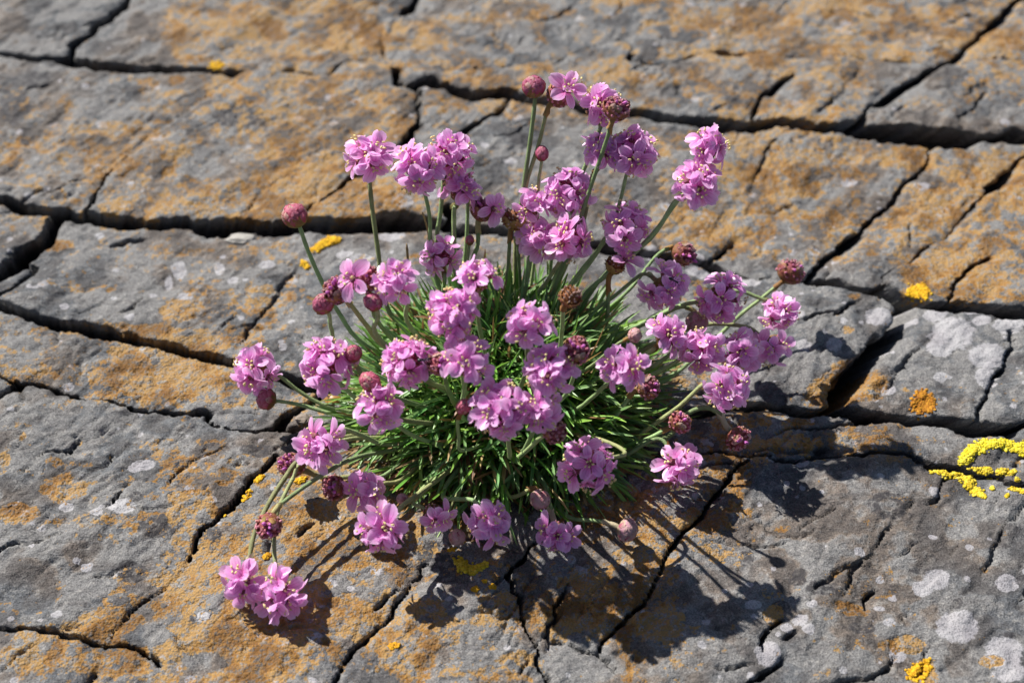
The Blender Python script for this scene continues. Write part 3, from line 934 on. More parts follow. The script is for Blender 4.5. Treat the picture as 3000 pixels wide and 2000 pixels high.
CUPS = {k2: [cup_mesh(s + 5, k2) for s in range(3)] for k2 in ('tight', 'buds', 'old', 'core', 'pale')}
CORES = {k2: [core_mesh(s + 31, k2) for s in range(4)] for k2 in ('tight', 'buds', 'old', 'core', 'pale')}

# heads: x, y, diameter in pixels of the 2352 px view, kind, florets, stem pixels from the head down, options
HEADS = [
 (1226,200,54,'tight',0,[(1229,230),(1215,330),(1200,440),(1188,560)],{}),
 (1282,219,58,'buds',2,[(1258,250),(1237,330),(1208,430),(1182,560)],{'fl':(0.6,0.6)}),
 (1386,246,100,'full',11,[(1378,296),(1350,370),(1310,470),(1262,600)],{}),
 (1415,250,60,'buds',0,[(1403,286),(1395,320),(1362,420),(1300,600)],{'near':0.012}),
 (1245,353,35,'tight',0,[(1243,380),(1238,430),(1232,560)],{}),
 (845,362,108,'full',9,[(848,404),(855,480),(868,580),(884,660),(915,740)],{}),
 (960,390,116,'full',14,[(975,440),(985,500),(993,560),(1002,640)],{'near':0.008}),
 (1035,356,112,'full',14,[(1020,410),(1014,490),(1005,550),(1005,650)],{}),
 (1055,445,74,'half',6,[(1043,482),(1046,560),(1052,640)],{'fl':(0.3,0.9)}),
 (1108,482,56,'buds',1,[(1098,512),(1095,560),(1085,640)],{'fl':(0.9,0.1)}),
 (1180,503,58,'old',0,[(1172,538),(1166,620),(1158,740)],{}),
 (1222,477,62,'half',4,[(1222,520),(1216,600),(1200,700)],{'fl':(0.1,0.5)}),
 (1305,440,116,'full',14,[(1318,500),(1306,560),(1270,650)],{}),
 (1385,356,86,'half',9,[(1358,412),(1340,500),(1300,600)],{'fl':(0.1,0.7)}),
 (1456,352,118,'full',14,[(1440,396),(1420,470),(1392,545),(1330,630),(1290,690)],{}),
 (1626,347,84,'full',8,[(1590,420),(1545,470),(1490,550),(1370,650)],{}),
 (1600,424,106,'full',11,[(1560,456),(1502,530),(1430,605),(1330,690)],{'near':0.006}),
 (1436,522,124,'full',11,[(1390,547),(1360,592),(1310,655),(1270,710)],{}),
 (1236,548,98,'full',9,[(1216,592),(1206,660),(1196,740)],{}),
 (1310,552,110,'full',11,[(1285,602),(1252,655),(1215,710)],{'near':0.006}),
 (1016,592,100,'full',7,[(1022,640),(1030,700)],{}),
 (677,496,56,'tight',0,[(690,526),(708,575),(735,640),(780,715),(845,795)],{}),
 (838,640,66,'buds',1,[(852,690),(880,760)],{'fl':(-0.7,0.0)}),
 (773,668,60,'buds',0,[(802,696),(845,750),(885,800)],{'pink':6,'near':0.004}),
 (743,698,50,'tight',0,[(757,726),(766,760),(800,830)],{}),
 (857,694,46,'tight',0,[(869,724),(878,790)],{}),
 (910,647,94,'full',7,[(935,692),(946,760)],{}),
 (1100,648,82,'half',4,[(1098,690),(1100,760)],{'fl':(0.1,0.9)}),
 (1040,720,124,'full',14,[(1072,780),(1085,830)],{}),
 (1222,747,102,'full',7,[(1212,800),(1204,860)],{}),
 (1413,608,50,'old',1,[(1398,640),(1397,690),(1390,745),(1372,810)],{'fl':(0.9,0.4),'sheath':'brown'}),
 (1310,682,52,'old',0,[(1294,708),(1290,760),(1275,840)],{}),
 (1570,582,60,'buds',0,[(1541,567),(1502,590),(1455,655),(1405,700),(1330,760),(1270,820)],{'z':0.046,'pink':3}),
 (1523,660,118,'full',11,[(1496,634),(1474,630),(1440,655),(1400,688),(1330,740),(1270,800)],{'z':0.046,'down':1}),
 (1816,625,60,'buds',0,[(1790,652),(1746,690),(1700,725),(1620,800),(1520,870)],{'z':0.028}),
 (1786,716,92,'full',6,[(1758,690),(1735,680),(1690,668),(1600,690),(1480,740)],{'z':0.03,'down':1}),
 (1655,682,126,'full',14,[(1606,694),(1560,702),(1480,742),(1400,785)],{'z':0.042,'near':0.01}),
 (1600,738,48,'pale',0,[(1592,712),(1560,705),(1500,735),(1430,770)],{'z':0.032}),
 (1527,772,84,'half',5,[(1496,805),(1440,835)],{'z':0.042,'fl':(0.4,0.4),'old':1}),
 (1605,802,96,'full',9,[(1570,820),(1500,860)],{'z':0.038,'near':0.006}),
 (1696,806,98,'full',8,[(1660,775),(1620,775),(1560,800),(1480,850)],{'z':0.032,'down':1}),
 (1776,792,80,'half',4,[(1745,770),(1710,750),(1620,745),(1520,780)],{'z':0.024,'fl':(0.0,-0.5),'down':1}),
 (1666,890,112,'full',10,[(1614,884),(1560,932),(1480,992),(1420,1032)],{'z':0.036,'near':0.006}),
 (1432,846,104,'full',9,[(1396,880),(1360,915),(1319,940)],{}),
 (1488,889,58,'buds',0,[(1456,898),(1420,945),(1372,1000)],{'z':0.034}),
 (1560,970,52,'buds',0,[(1532,985),(1480,1010),(1420,1035)],{'z':0.026}),
 (1695,1006,58,'buds',0,[(1668,978),(1648,950),(1618,936),(1575,953),(1500,1010)],{'pink':3,'z':0.016,'sheath':'pale','down':1}),
 (1560,1072,100,'full',8,[(1540,1035),(1520,1009),(1490,1015),(1430,1048),(1380,1060)],{'z':0.016,'sheath':'brown','down':1}),
 (1355,1070,132,'full',12,[(1400,1052),(1440,1040),(1380,1010)],{}),
 (1240,1146,50,'pale',0,[(1226,1120),(1180,1140),(1155,1130),(1140,1100)],{'z':0.02}),
 (1280,1218,88,'half',5,[(1267,1178),(1258,1150),(1250,1110)],{'fl':(0.0,-0.6),'z':0.014,'sheath':'pale','down':1}),
 (1441,1217,52,'pale',0,[(1408,1204),(1365,1195),(1310,1188),(1280,1150)],{'z':0.012,'sheath':'pale'}),
 (1120,1197,106,'full',7,[(1090,1150),(1050,1145),(1020,1140),(1040,1090)],{'z':0.02}),
 (995,1180,72,'half',2,[(970,1165),(950,1150),(990,1100)],{'fl':(0.3,-0.2),'z':0.02}),
 (925,1146,28,'pale',0,[(945,1150),(980,1120)],{'z':0.02}),
 (1050,1233,36,'pale',0,[(1036,1210),(1040,1150)],{'z':0.01}),
 (874,1216,116,'full',8,[(920,1165),(950,1140),(1020,1090)],{'z':0.026}),
 (840,1127,98,'full',7,[(880,1110),(940,1090)],{}),
 (767,1119,56,'buds',0,[(800,1108),(840,1098),(900,1080)],{'pink':4}),
 (670,1068,62,'buds',0,[(705,1082),(750,1097),(830,1090),(920,1060)],{'pink':6}),
 (740,1019,106,'full',7,[(785,985),(830,1000),(900,1020)],{}),
 (618,1206,62,'buds',0,[(632,1172),(660,1148),(740,1088),(820,1050),(920,1030)],{'pink':5,'z':0.024}),
 (560,1337,84,'full',5,[(572,1286),(585,1225),(618,1160),(655,1100),(690,1050),(780,1005),(900,1000)],{'z':0.012,'down':1,'sheath':'pale'}),
 (645,1356,112,'full',7,[(634,1312),(631,1245),(640,1175),(668,1100),(705,1050),(790,1010),(900,1005)],{'z':0.012,'down':1,'sheath':'pale'}),
 (590,846,112,'full',11,[(640,862),(692,902),(745,932),(810,946),(920,980)],{}),
 (612,916,48,'tight',0,[(640,921),(690,930),(760,950),(830,962),(930,1000)],{}),
 (752,840,138,'full',16,[(806,905),(835,928),(920,980)],{}),
 (812,812,42,'tight',0,[(825,850),(870,900)],{'near':-0.006}),
 (850,877,50,'tight',0,[(856,910),(900,960)],{}),
 (872,937,108,'full',8,[(905,970),(960,1005),(1040,1020)],{}),
 (937,832,124,'full',13,[(990,880),(1025,895),(1055,940)],{}),
 (1010,836,54,'buds',0,[(1022,868),(1040,915)],{'pink':4}),
 (1070,832,98,'half',5,[(1066,900),(1066,960)],{'fl':(0.0,0.3),'wide':1}),
 (1050,792,46,'tight',0,[(1060,840),(1070,900)],{'near':-0.012}),
 (1065,934,38,'tight',0,[(1052,965),(1053,1000),(1064,1035)],{'sheath':'brown'}),
 (1150,942,138,'full',13,[(1165,1000),(1170,1050)],{'near':0.004}),
 (1238,940,84,'full',6,[(1225,990),(1200,1040)],{}),
 (1275,991,52,'buds',0,[(1245,1002),(1205,1038),(1178,1058)],{}),
 (1265,850,114,'full',9,[(1255,920),(1230,980)],{}),
 (1325,804,60,'buds',0,[(1322,850),(1290,920)],{'pink':4}),
 (1458,770,34,'pale',0,[(1436,780),(1410,798),(1360,840)],{'near':-0.01}),
 (1079,552,22,'tight',0,[(1076,580),(1072,640),(1080,720)],{}),
]

def head_point(x, y, opt, d):
    u, v = x * D2S, y * D2S
    if 'z' in opt:
        return at_z(u, v, opt['z'])
    L = float(np.interp(y, [200, 650, 900, 1100, 1250], [0.135, 0.092, 0.086, 0.074, 0.050]))
    o = Vector((0, 0, CAM_H)); dr = ray(u, v); dn = dr.normalized()
    c = CEN + Vector((0, 0, 0.008))
    tm = (c - o).dot(dn)
    cl = o + dn * tm
    miss = (cl - c).length
    t = tm - (math.sqrt(L * L - miss * miss) if miss < L else 0.0)
    if y < 620:                                   # tall stalks stand nearly upright
        t = max(t, tm - 0.012) if miss > 0.05 else t
    t -= opt.get('near', 0.0)
    p = o + dn * t
    if p.z < 0.016:
        p = at_z(u, v, 0.016)
    return p

def rot_to(axis, spin):
    q = Vector((0, 0, 1)).rotation_difference(Vector(axis).normalized())
    return q.to_matrix().to_4x4() @ Matrix.Rotation(spin, 4, 'Z')

STEMG, STEMD, STEMB = (0.26, 0.36, 0.15), (0.22, 0.33, 0.14), (0.34, 0.19, 0.06)
OBST = []

def stem_color(i, n, brown_top):
    f = i / (n - 1)
    c = v3(STEMG) * (1 - f) + v3(STEMD) * f
    if brown_top and f < 0.14:
        e = 0.8 - 0.8 * f / 0.14
        c = c * (1 - e) + v3((0.30, 0.20, 0.07)) * e
    return tuple(c)

for hi, (x, y, d, kind, nfl, spx, opt) in enumerate(HEADS):
    r = random.Random(900 + hi)
    P = head_point(x, y, opt, d)
    dep = depth_of(P)
    rad = 0.5 * d * D2S * dep / FPX
    root = CEN + Vector(((P.x - CEN.x) * 0.30 + r.uniform(-.006, .006), (P.y - CEN.y) * 0.30 + r.uniform(-.006, .006), 0.010))
    ru, rv = to_px(root)
    path = [(x * D2S, y * D2S)] + [(a * D2S, b * D2S) for a, b in spx] + [(ru, rv)]
    acc = [0]
    for i in range(1, len(path)):
        acc.append(acc[-1] + math.hypot(path[i][0] - path[i - 1][0], path[i][1] - path[i - 1][1]))
    rd = depth_of(root)
    pts = []
    for i, (u, v) in enumerate(path):
        f = acc[i] / acc[-1]
        t = dep + (rd - dep) * f
        q = at_depth(u + (r.uniform(-5, 5) if 1 < i < len(path) - 1 else 0), v, t)
        if q.z < 0.006: q = at_z(u, v, 0.006)
        pts.append(q)
    pts[-1] = root
    ax = (pts[0] - pts[1]).normalized()
    tocam = (Vector((0, 0, CAM_H)) - P).normalized()
    axis = (ax + 0.30 * tocam + Vector((0, 0, 0.0 if opt.get('down') else 0.25))).normalized()
    # where the head joins the stem
    if kind in ('full', 'half'):
        core = 0.42 * rad if kind == 'full' else 0.50 * rad
        core = max(0.0030, min(core, 0.0046))
        if opt.get('wide'): core = 0.004
    else:
        core = rad * 0.94
    base = P - axis * core * 0.98
    CUT = catmull([base, base - axis * core * 0.9] + pts[1:] if kind in ('full', 'half') else [base] + pts[1:], 5)
    n = len(CUT)
    srad = 0.00076 * r.uniform(0.88, 1.1)
    if d < 40: srad *= 0.72
    V, F = tube(CUT, [srad * (1.15 if i < 2 else 1.0) * (0.92 + 0.22 * i / n + 0.06 * math.sin(i * 2.1 + hi)) for i in range(n)], 7)
    brown = opt.get('sheath') == 'brown' or (y < 480)
    hv = r.uniform(0.75, 1.18); rb = r.random() ** 3 * 0.5
    C = [tuple((v3(stem_color(i // 7, n, brown)) * (1 - rb) + v3((0.30, 0.20, 0.09)) * rb) * hv * (0.85 + 0.3 * abs(math.sin(i // 7 * 1.3 + hi)))) for i in range(len(V))]
    mb = MB(); mb.add([Vector(v) - CEN for v in V], F, C)
    stem = link('stem', mb.mesh('stem', [M_STEM]), plant)
    OBST.append(CUT)
    # papery sheath below the head
    sc = {'brown': (0.36, 0.17, 0.05), 'pale': (0.58, 0.50, 0.32)}.get(opt.get('sheath'), (0.36, 0.20, 0.07) if r.random() < 0.65 else (0.42, 0.36, 0.16))
    if kind != 'tight' or opt.get('sheath'):
        k1 = [CUT[0], CUT[1], CUT[2], CUT[3]] if n > 6 else CUT[:3]
        tot = sum((k1[i + 1] - k1[i]).length for i in range(len(k1) - 1))
        lim = 0.0036 if not opt.get('sheath') else 0.0062
        kk = [k1[0]]; acc2 = 0
        for i in range(1, len(CUT)):
            acc2 += (CUT[i] - CUT[i - 1]).length
            kk.append(CUT[i])
            if acc2 > lim: break
        rr_ = [srad * (1.40 - 0.15 * i / max(1, len(kk) - 1)) for i in range(len(kk))]
        V, F = tube(kk, rr_, 7)
        # ragged lower edge: pull alternate end vertices down the stem
        tdir = (kk[-1] - kk[-2]).normalized()
        V = [Vector(v) for v in V]
        for j in range(7):
            V[-1 - j] = V[-1 - j] + tdir * r.uniform(-0.0005, 0.0022) + (V[-1 - j] - kk[-1]) * r.uniform(0, 0.5)
        mb = MB(); mb.add([v - CEN for v in V], F[:-1], sc)
        link('sheath', mb.mesh('sheath', [M_BUD]), stem)
    # the head itself
    ck = {'full': 'core', 'half': 'core'}.get(kind, kind)
    if opt.get('old'): ck = 'old'
    ho = link('flower_head', r.choice(CORES[ck]), plant)
    elong = 1.22 if (kind in ('tight', 'pale') and d < 42) else 1.0
    M = Matrix.Translation(P - CEN) @ rot_to(axis, r.uniform(0, 6.28))
    Hm = M @ Matrix.Diagonal((core * r.uniform(0.88, 1.12), core * r.uniform(0.88, 1.12), core * elong * r.uniform(0.86, 1.12), 1))
    ho.matrix_local = Hm
    cu = link('bract_cup', r.choice(CUPS[ck]), ho)
    cu.rotation_euler = (0, 0, r.uniform(0, 6.28))
    Hin = Hm.inverted()
    # pink buds
    npk = opt.get('pink', 0) or (5 if kind == 'half' else (2 if kind == 'buds' else 0))
    right = Vector((1, 0, 0)); upv = Vector((0, SP, CP))
    for b in range(npk):
        dv = (axis * 0.7 + tocam * 0.7 + Vector((r.uniform(-.6, .6), r.uniform(-.6, .6), r.uniform(-.6, .6)))).normalized()
        bo = link('bud', BUDME, ho)
        Mb = Matrix.Translation(P - CEN + dv * core * 1.02) @ rot_to(dv, 0) @ Matrix.Scale(r.uniform(0.75, 1.1), 4)
        bo.matrix_local = Hin @ Mb
    # florets
    if nfl:
        dirs = []
        if kind == 'full':
            capax = (axis * 0.80 + tocam * 0.62).normalized()
            span = -0.50 if nfl >= 11 else (-0.20 if nfl >= 8 else 0.12)
            q = Vector((0, 0, 1)).rotation_difference(capax)
            off = r.uniform(0, 6.28)
            nfl = max(5, int(round(nfl * 0.74)))
            for i in range(nfl):
                z = 1 - (1 - span) * (i + 0.5) / nfl
                a = off + i * 2.399963 + r.uniform(-0.15, 0.15)
                s = math.sqrt(max(0, 1 - z * z))
                dv = Vector((s * math.cos(a), s * math.sin(a), z)); dv.rotate(q)
                dirs.append((dv + Vector((r.uniform(-.2, .2), r.uniform(-.2, .2), r.uniform(-.2, .2)))).normalized())
        else:
            fx, fy = opt.get('fl', (0, 0.6))
            c0 = (right * fx + upv * fy + tocam * 0.75).normalized()
            q = Vector((0, 0, 1)).rotation_difference(c0)
            sp = {1: 1.0, 2: 0.8, 3: 0.65}.get(nfl, 0.30)
            off = r.uniform(0, 6.28)
            for i in range(nfl):
                z = 1 - (1 - sp) * (i + 0.5) / nfl if nfl > 1 else 1
                a = off + i * 2.399963
                s = math.sqrt(max(0, 1 - z * z))
                dv = Vector((s * math.cos(a), s * math.sin(a), z)); dv.rotate(q)
                dirs.append(dv.normalized())
        for dv in dirs:
            fr_ = max(rad - 0.0040, core + 0.0006) if kind == 'full' else core + 0.0010
            fr_ = min(fr_, 0.0072) * r.uniform(0.90, 1.06)
            fdir = (dv + 0.15 * tocam + Vector((r.uniform(-.25, .25), r.uniform(-.25, .25), r.uniform(-.25, .25)))).normalized()
            fo = link('floret', r.choice(FLORETS), ho)
            sc_ = r.uniform(0.84, 1.14) * (0.92 if kind == 'half' else 1.0)
            Mf = Matrix.Translation(P - CEN + dv * fr_) @ rot_to(fdir, r.uniform(0, 6.28)) @ Matrix.Scale(sc_, 4)
            fo.matrix_local = Hin @ Mf

# bare stalk and dry stalks
for pts, c, rr_ in [([(1078,398),(1075,460),(1072,540),(1066,640),(1090,760)], STEMG, 0.0007), ([(934,560),(937,600),(940,640),(950,720)], (0.24, 0.17, 0.09), 0.0005), ([(970,488),(976,505),(984,540),(990,600)], (0.24, 0.15, 0.08), 0.00035)]:
    p0 = head_point(*pts[0], {}, 10)
    d0 = depth_of(p0); d1 = depth_of(CEN)
    PP = [at_depth(u * D2S, v * D2S, d0 + (d1 - d0) * i / len(pts)) for i, (u, v) in enumerate(pts)] + [CEN + Vector((-0.01, 0.01, 0.01))]
    CT = catmull(PP, 4)
    V, F = tube(CT, [rr_ * (0.5 if i == 0 else 1) for i in range(len(CT))], 6)
    mb = MB(); mb.add([Vector(v) - CEN for v in V], F, c)
    link('stem', mb.mesh('stem', [M_STEM]), plant)

# ------------------------------------------------------------------ leaf cushion
LG = [(0.140, 0.330, 0.050), (0.190, 0.420, 0.062), (0.120, 0.290, 0.075), (0.260, 0.470, 0.075), (0.190, 0.360, 0.120)]
def leaf_arrays(seed):
    """one narrow keeled leaf from the origin up +z, bending to +x; returns V, F, C"""
    r = random.Random(seed)
    L = 1.0
    bend = r.uniform(-0.2, 1.5)
    side = r.uniform(-0.7, 0.7)
    seg = 7
    c0 = v3(r.choice(LG))
    dry = seed % 8 == 0 and seed < 220
    if dry: c0 = v3(r.choice([(0.34, 0.20, 0.08), (0.26, 0.14, 0.06), (0.42, 0.30, 0.14)]))
    V, C = [], []
    a, b = r.uniform(-0.1, 0.15), 0.0
    p = Vector((0, 0, 0))
    wmax = 0.042
    for i in range(seg + 1):
        t = i / seg
        if i:
            a += bend / seg * (0.6 + 0.8 * t); b += side / seg
            p = p + Vector((math.sin(a) * math.cos(b), math.sin(a) * math.sin(b), math.cos(a))) * (L / seg)
        w = wmax * (0.55 + 0.45 * math.sin(min(1, t * 1.4) * math.pi / 2)) * (1 - max(0, t - 0.86) / 0.14 * 0.72)
        nrm = Vector((math.cos(a), 0, -math.sin(a)))
        s = Vector((-math.sin(b), math.cos(b), 0))
        for uu, dz in ((-1, 0.35), (0, -0.25), (1, 0.35)):
            V.append(p + s * (w / 2 * uu) - nrm * (w * 0.45 * dz))
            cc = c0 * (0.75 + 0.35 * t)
            if t > 0.93 and not dry: cc = cc * 0.7 + v3((0.30, 0.26, 0.08)) * 0.3
            C.append(cc)
    F = []
    for i in range(seg):
        for j in range(2):
            F.append((i * 3 + j, i * 3 + j + 1, (i + 1) * 3 + j + 1, (i + 1) * 3 + j))
    return np.array([tuple(v) for v in V]), np.array(F), np.array(C)

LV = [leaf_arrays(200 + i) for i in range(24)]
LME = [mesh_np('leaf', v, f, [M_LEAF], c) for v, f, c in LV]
RX, RY, DH = 0.046, 0.041, 0.037
leaves = []
lr = random.Random(77)
tufts = []
for i in range(210):
    rr_ = math.sqrt((i + 0.5) / 210) * 1.0
    a = i * 2.399963 + lr.uniform(-0.2, 0.2)
    tufts.append((rr_ * math.cos(a), rr_ * math.sin(a)))
for tx_, ty_ in tufts:
    q = math.hypot(tx_, ty_)
    bx_, by_ = tx_ * RX * 0.92, ty_ * RY * 0.92
    bz = DH * (1 - q * q) * 0.75 + 0.001
    out = Vector((tx_, ty_, 0))
    lean = out * (1.15 * q) + Vector((0, 0, 1.05 - 0.55 * q))
    for j in range(21):
        a = j * 2.399963 + lr.uniform(-0.3, 0.3)
        spread = lr.uniform(0.15, 1.25)
        dv = (lean.normalized() + Vector((math.cos(a), math.sin(a), lr.uniform(-0.2, 0.2))) * spread).normalized()
        if dv.z < -0.12: dv.z = -0.12 + lr.uniform(0, 0.2)
        L = lr.uniform(0.015, 0.032)
        pos = Vector((bx_ + lr.uniform(-.0025, .0025), by_ + lr.uniform(-.0025, .0025), bz))
        # bend towards the ground / outwards
        zax = dv
        bd = Vector((dv.x, dv.y, -0.5)) + Vector((lr.uniform(-.5, .5), lr.uniform(-.5, .5), 0))
        xax = (bd - zax * bd.dot(zax))
        if xax.length < 1e-3: continue
        xax.normalize()
        yax = zax.cross(xax)
        Mx = Matrix(((xax.x, yax.x, zax.x, pos.x), (xax.y, yax.y, zax.y, pos.y), (xax.z, yax.z, zax.z, pos.z), (0, 0, 0, 1)))
        wsc = 0.0265 * lr.uniform(0.65, 1.2)     # keeps leaf width near 1.3 mm whatever its length
        Ms = Mx @ Matrix.Diagonal((L, wsc, L, 1))
        vi = lr.randrange(24)
        tip = Ms @ Vector(LV[vi][0][-2])
        if tip.z < 0.001 or tip.z + CEN.z < 0.0005:
            if tip.z < -0.003: continue
        tocam = (Vector((0, 0, CAM_H)) - CEN).normalized()
        leaves.append((tip.dot(tocam) + 0.6 * L, Ms, vi))
for _ in range(260):                            # dead leaves and litter round the foot
    a = lr.uniform(0, 6.283); q = lr.uniform(0.72, 1.18)
    pos = Vector((RX * q * math.cos(a), RY * q * math.sin(a), 0)); pos.z = height_at(CEN.x + pos.x, CEN.y + pos.y) - CEN.z + lr.uniform(0.0005, 0.003)
    zax = Vector((math.cos(a + lr.gauss(0, 0.9)), math.sin(a + lr.gauss(0, 0.9)), lr.uniform(-0.05, 0.2))).normalized()
    xax = Vector((0, 0, -1)) - zax * (-zax.z); xax.normalize(); yax = zax.cross(xax)
    Mx = Matrix(((xax.x, yax.x, zax.x, pos.x), (xax.y, yax.y, zax.y, pos.y), (xax.z, yax.z, zax.z, pos.z), (0, 0, 0, 1)))
    L = lr.uniform(0.006, 0.016)
    leaves.append((-9.0, Mx @ Matrix.Diagonal((L * 0.3, 0.026, L, 1)), lr.choice([0, 8])))
leaves.sort(key=lambda t: -t[0])
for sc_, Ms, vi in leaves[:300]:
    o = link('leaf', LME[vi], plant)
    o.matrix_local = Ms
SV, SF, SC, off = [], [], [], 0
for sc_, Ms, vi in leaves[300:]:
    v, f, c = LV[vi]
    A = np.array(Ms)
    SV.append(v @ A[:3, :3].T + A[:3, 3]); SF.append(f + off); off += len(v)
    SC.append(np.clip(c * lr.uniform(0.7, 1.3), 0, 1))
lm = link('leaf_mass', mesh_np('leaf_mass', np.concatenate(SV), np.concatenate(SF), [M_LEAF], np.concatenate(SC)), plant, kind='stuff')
# woody crown with dead leaves under the cushion
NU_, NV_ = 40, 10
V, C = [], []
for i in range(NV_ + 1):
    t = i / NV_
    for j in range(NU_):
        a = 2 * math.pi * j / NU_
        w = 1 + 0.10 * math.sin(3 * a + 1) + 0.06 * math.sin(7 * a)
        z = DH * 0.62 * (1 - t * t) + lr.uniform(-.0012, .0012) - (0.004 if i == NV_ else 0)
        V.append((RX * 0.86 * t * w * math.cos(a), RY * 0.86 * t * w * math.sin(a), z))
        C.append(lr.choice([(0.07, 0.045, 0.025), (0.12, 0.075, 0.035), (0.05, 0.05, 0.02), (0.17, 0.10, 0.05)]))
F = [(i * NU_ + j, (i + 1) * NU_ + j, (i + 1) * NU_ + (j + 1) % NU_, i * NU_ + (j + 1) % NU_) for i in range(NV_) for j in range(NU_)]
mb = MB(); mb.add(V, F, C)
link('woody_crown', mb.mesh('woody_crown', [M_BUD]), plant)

# ================================================================== LICHEN CUSHIONS
YEL, GOLD, OCH = [(0.64, 0.49, 0.025), (0.54, 0.40, 0.018), (0.70, 0.56, 0.06)], [(0.60, 0.32, 0.010), (0.52, 0.27, 0.012), (0.66, 0.40, 0.02)], [(0.42, 0.20, 0.015), (0.36, 0.16, 0.015), (0.48, 0.25, 0.02)]
LICH = [
 ('bright yellow lobed lichen running down from the joint in a ragged tongue', YEL, [[(2735,1382,11),(2790,1394,14),(2830,1402,13),(2848,1436,11),(2878,1460,8)], [(2846,1386,9),(2892,1384,10)], [(2903,1440,6)]], 1.0),
 ('bright yellow lichen arching over a grey hump beside the joint', YEL, [[(2818,1366,9),(2832,1340,11),(2880,1318,12),(2940,1309,13),(3000,1320,12),(3050,1340,10)]], 1.0),
 ('small yellow lichen fringe along the lower lip of the joint', YEL, [[(2925,1384,8),(2965,1388,9)], [(2960,1440,6),(3000,1452,6)], [(2978,1412,7)], [(2945,1466,5)]], 1.0),
 ('flat orange lichen crust on the ledge above the yellow lichens', GOLD, [[(2740,1280,9),(2790,1276,12),(2840,1270,13),(2888,1282,9)], [(2820,1292,10)]], 0.7),
 ('orange lichen patch hanging off the lip of the right grey block', OCH, [[(2680,1190,16),(2720,1200,20),(2695,1165,9)]], 0.7),
 ('round golden lichen tuft in the dark corner of the joints', GOLD, [[(2668,858,16),(2690,868,20),(2700,848,12)]], 1.0),
 ('golden lichen streak beside the upper stalks of the plant', GOLD, [[(925,735,9),(940,722,10),(965,708,12),(985,704,8)], [(899,781,8),(890,770,6)]], 0.8),
 ('yellow lichen strip lining a diagonal crack', GOLD, [[(768,1405,7),(755,1420,9)], [(728,1455,7),(712,1472,9),(695,1485,6)], [(660,1525,4)]], 0.8),
 ('yellow lichen dot between the low stalks and the crack', GOLD, [[(872,1420,7),(886,1412,7)]], 0.8),
 ('yellow lichen speck above the two flower heads resting on rock', GOLD, [[(778,1652,8),(790,1642,6)]], 0.8),
 ('mossy yellow lichen spread under the fallen stalk shadows', YEL, [[(1345,1668,9),(1365,1690,14),(1395,1695,13),(1418,1685,8)], [(1385,1706,8)]], 0.8),
 ('yellow lichen clump just below the nodding heads', GOLD, [[(1340,1608,8),(1358,1600,9)], [(1325,1628,7)]], 0.8),
 ('small yellow lichen patches on a crumbly shaded step', GOLD, [[(1395,1758,7)], [(1444,1750,6)], [(1420,1735,4)]], 0.8),
 ('yellow lichen fleck on the lichen-crusted bottom slab', GOLD, [[(1150,1922,7),(1162,1918,6)]], 0.8),
 ('olive yellow lichen in the far back joint', GOLD, [[(618,188,9),(638,182,11)]], 0.8),
 ('golden lichen ledge in the dark joint behind the flower stalks', GOLD, [[(1395,672,10),(1425,678,12),(1465,674,10)]], 0.7),
 ('orange yellow lichen flowing into a short crack', GOLD, [[(2680,1990,16),(2700,1965,16),(2712,1945,8)]], 0.8),
]
for li, (lab_, cols, strokes, hgt) in enumerate(LICH):
    r = random.Random(4000 + li)
    mb = MB()
    first = strokes[0][len(strokes[0]) // 2]
    c0 = at_z(first[0], first[1]); c0.z = height_at(c0.x, c0.y)
    for st in strokes:
        for i in range(len(st)):
            a = st[i]; b = st[min(i + 1, len(st) - 1)]
            L = math.hypot(b[0] - a[0], b[1] - a[1])
            n = max(1, int(L / 3.2)) if i < len(st) - 1 else 1
            for k2 in range(n):
                t = k2 / n
                u, v, w = (a[q] + (b[q] - a[q]) * t for q in range(3))
                for _ in range(max(4, int(w * (1.7 if n > 1 else 5.5)))):
                    an, q = r.uniform(0, 6.28), math.sqrt(r.random()) * (1.25 + 0.45 * math.sin(u * 0.11 + v * 0.17 + li)) * r.choice([1, 1, 1, 1, 1.45])
                    p = at_z(u + math.cos(an) * w * q, v + math.sin(an) * w * q * 0.72)
                    p.z = height_at(p.x, p.y)
                    if abs(p.z - c0.z) > 0.0045: continue
                    s = r.uniform(0.00030, 0.00075)
                    V, F = blob(p - c0 + Vector((0, 0, s * 0.25)), (s * r.uniform(0.8, 1.3), s * r.uniform(0.8, 1.3), s * r.uniform(0.35, 0.8) * hgt), (r.uniform(-.5, .5), r.uniform(-.5, .5), 1), 6, 4)
                    c = v3(r.choice(cols)) * r.uniform(0.8, 1.15)
                    mb.add(V, F, tuple(c))
    o = link('lichen', mb.mesh('lichen', [M_LICH]), None, label=lab_, category='lichen', group='raised lichens on the rock')
    o.location = c0

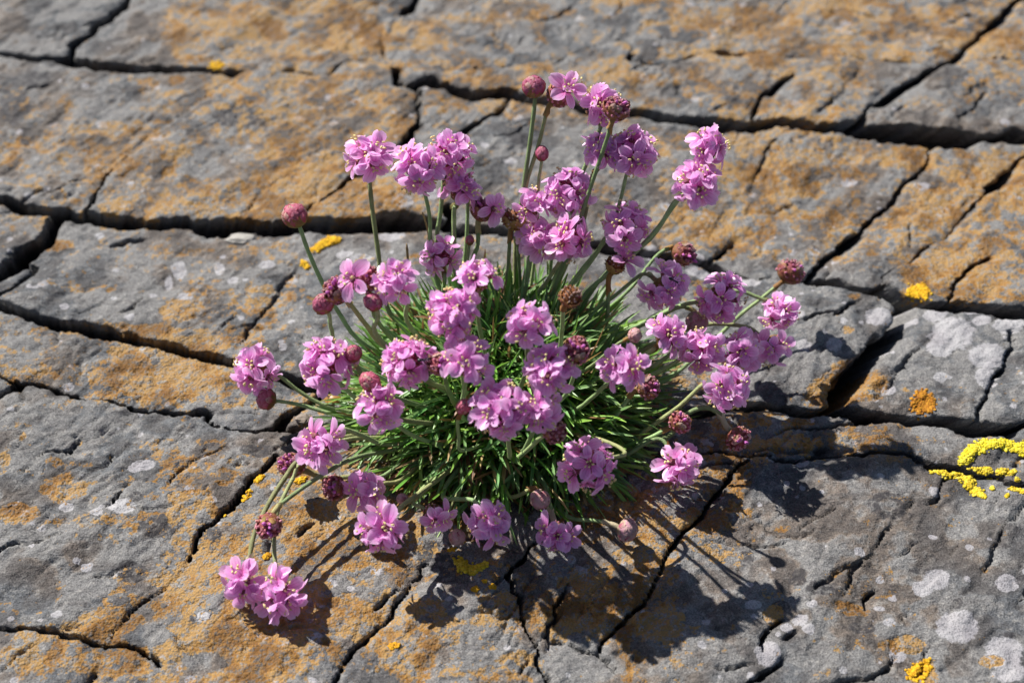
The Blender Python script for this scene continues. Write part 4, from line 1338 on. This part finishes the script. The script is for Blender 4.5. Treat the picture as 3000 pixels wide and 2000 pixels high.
# ================================================================== SMALL THINGS
def ant(u, v, dep_off, heading, label, head_i):
    x, y, d, kind, nfl, spx, opt = HEADS[head_i]
    P = head_point(x, y, opt, d)
    dp = depth_of(P) - dep_off
    pos = at_depth(u, v, dp)
    mb = MB()
    K = (0.012, 0.011, 0.012)
    body = [(-0.0013, 0.00062, 0.00085), (-0.00025, 0.00034, 0.00055), (0.00045, 0.00036, 0.00050), (0.00125, 0.00045, 0.00048)]
    for bx_, w, l in body:
        V, F = blob((bx_, 0, 0.0007), (w, w * 0.9, l), (1, 0, 0), 8, 6); mb.add(V, F, K)
    for s in (-1, 1):
        for lx, ang in ((-0.0002, 2.2), (0.0001, 1.6), (0.0005, 1.0)):
            k0 = Vector((lx, 0, 0.0007)); k1 = k0 + Vector((math.cos(ang) * 0.0009, s * math.sin(ang) * 0.0009, 0.0004)); k2 = k1 + Vector((math.cos(ang) * 0.0008, s * math.sin(ang) * 0.0008, -0.0010))
            V, F = tube([k0, k1, k2], 0.00009, 4); mb.add(V, F, K)
        V, F = tube([(0.0015, s * 0.0002, 0.0009), (0.0021, s * 0.0006, 0.0012), (0.0027, s * 0.0007, 0.0008)], 0.00007, 4); mb.add(V, F, K)
    o = link('ant', mb.mesh('ant', [M_ANT]), None, label=label, category='ant', group='ants on the flowers')
    fw = Vector((0, CP, -SP)); n_ = -fw; rt = Vector((1, 0, 0)); up_ = Vector((0, SP, CP))
    hx = rt * math.cos(heading) + up_ * math.sin(heading); hy = n_.cross(hx)
    o.matrix_world = Matrix(((hx.x, hy.x, n_.x, pos.x), (hx.y, hy.y, n_.y, pos.y), (hx.z, hy.z, n_.z, pos.z), (0, 0, 0, 1)))
i_a = next(i for i, h in enumerate(HEADS) if h[0] == 937)
i_b = next(i for i, h in enumerate(HEADS) if h[0] == 1523)
ant(1243, 1053, 0.0122, 0.1, 'black ant crawling on a pink flower head above the green cushion', i_a)
ant(1974, 822, 0.0108, -0.5, 'black ant half sunk in a nodding pink flower beside the grey block', i_b)

def stone(name, u, v, rx, ry, rz, colr, label, cat, seed, lift=0.3):
    r = random.Random(seed)
    p = at_z(u, v); p.z = height_at(p.x, p.y)
    V, F = blob((0, 0, 0), (1, 1, 1), None, 9, 7)
    V2 = []
    for q in V:
        k2 = 1 + r.uniform(-0.16, 0.16)
        V2.append((q[0] * rx * k2, q[1] * ry * k2, max(-0.6, min(0.75, q[2])) * rz * k2 + rz * lift))
    mb = MB(); mb.add(V2, F, [tuple(v3(colr) * r.uniform(0.85, 1.1)) for _ in V2])
    me = mb.mesh(name, [M_LICH])
    me.polygons.foreach_set('use_smooth', np.zeros(len(me.polygons), dtype=bool))
    o = link(name, me, None, label=label, category=cat)
    o.location = p
stone('stone_chip', 706, 688, 0.0068, 0.0030, 0.0022, (0.40, 0.38, 0.34), 'pale flat stone chip wedged on the edge of the long dark joint', 'stone', 5)
stone('stone_chip', 455, 642, 0.011, 0.0040, 0.0032, (0.20, 0.19, 0.18), 'long dull grey stone sliver lying in the long joint', 'stone', 8)
stone('stone_chip', 890, 1240, 0.0030, 0.0026, 0.0016, (0.24, 0.20, 0.16), 'small brown stone lodged in the joint left of the cushion', 'stone', 9)

# dry curled leaf left of the cushion
mb = MB()
V, C = [], []
for i in range(7):
    t = i / 6
    w = 0.0026 * math.sin(min(1, t + 0.12) * math.pi) + 0.0003
    for j in range(5):
        s = j / 4 * 2 - 1
        V.append(((t - 0.5) * 0.0085, s * w, 0.0012 + 0.0016 * (1 - s * s) - 0.0016 * (t - 0.5) ** 2 * 4))
        C.append(tuple(v3((0.42, 0.20, 0.05)) * (0.8 + 0.3 * t)))
F = [(i * 5 + j, i * 5 + j + 1, (i + 1) * 5 + j + 1, (i + 1) * 5 + j) for i in range(6) for j in range(4)]
mb.add(V, F, C)
o = link('dry_leaf', mb.mesh('dry_leaf', [M_LEAF]), None, label='curled orange brown dry leaf on rock left of the green cushion', category='dry leaf')
pl = at_z(985, 1190); pl.z = height_at(pl.x, pl.y)
o.location = pl
o.rotation_euler = (0, 0, R(-20))
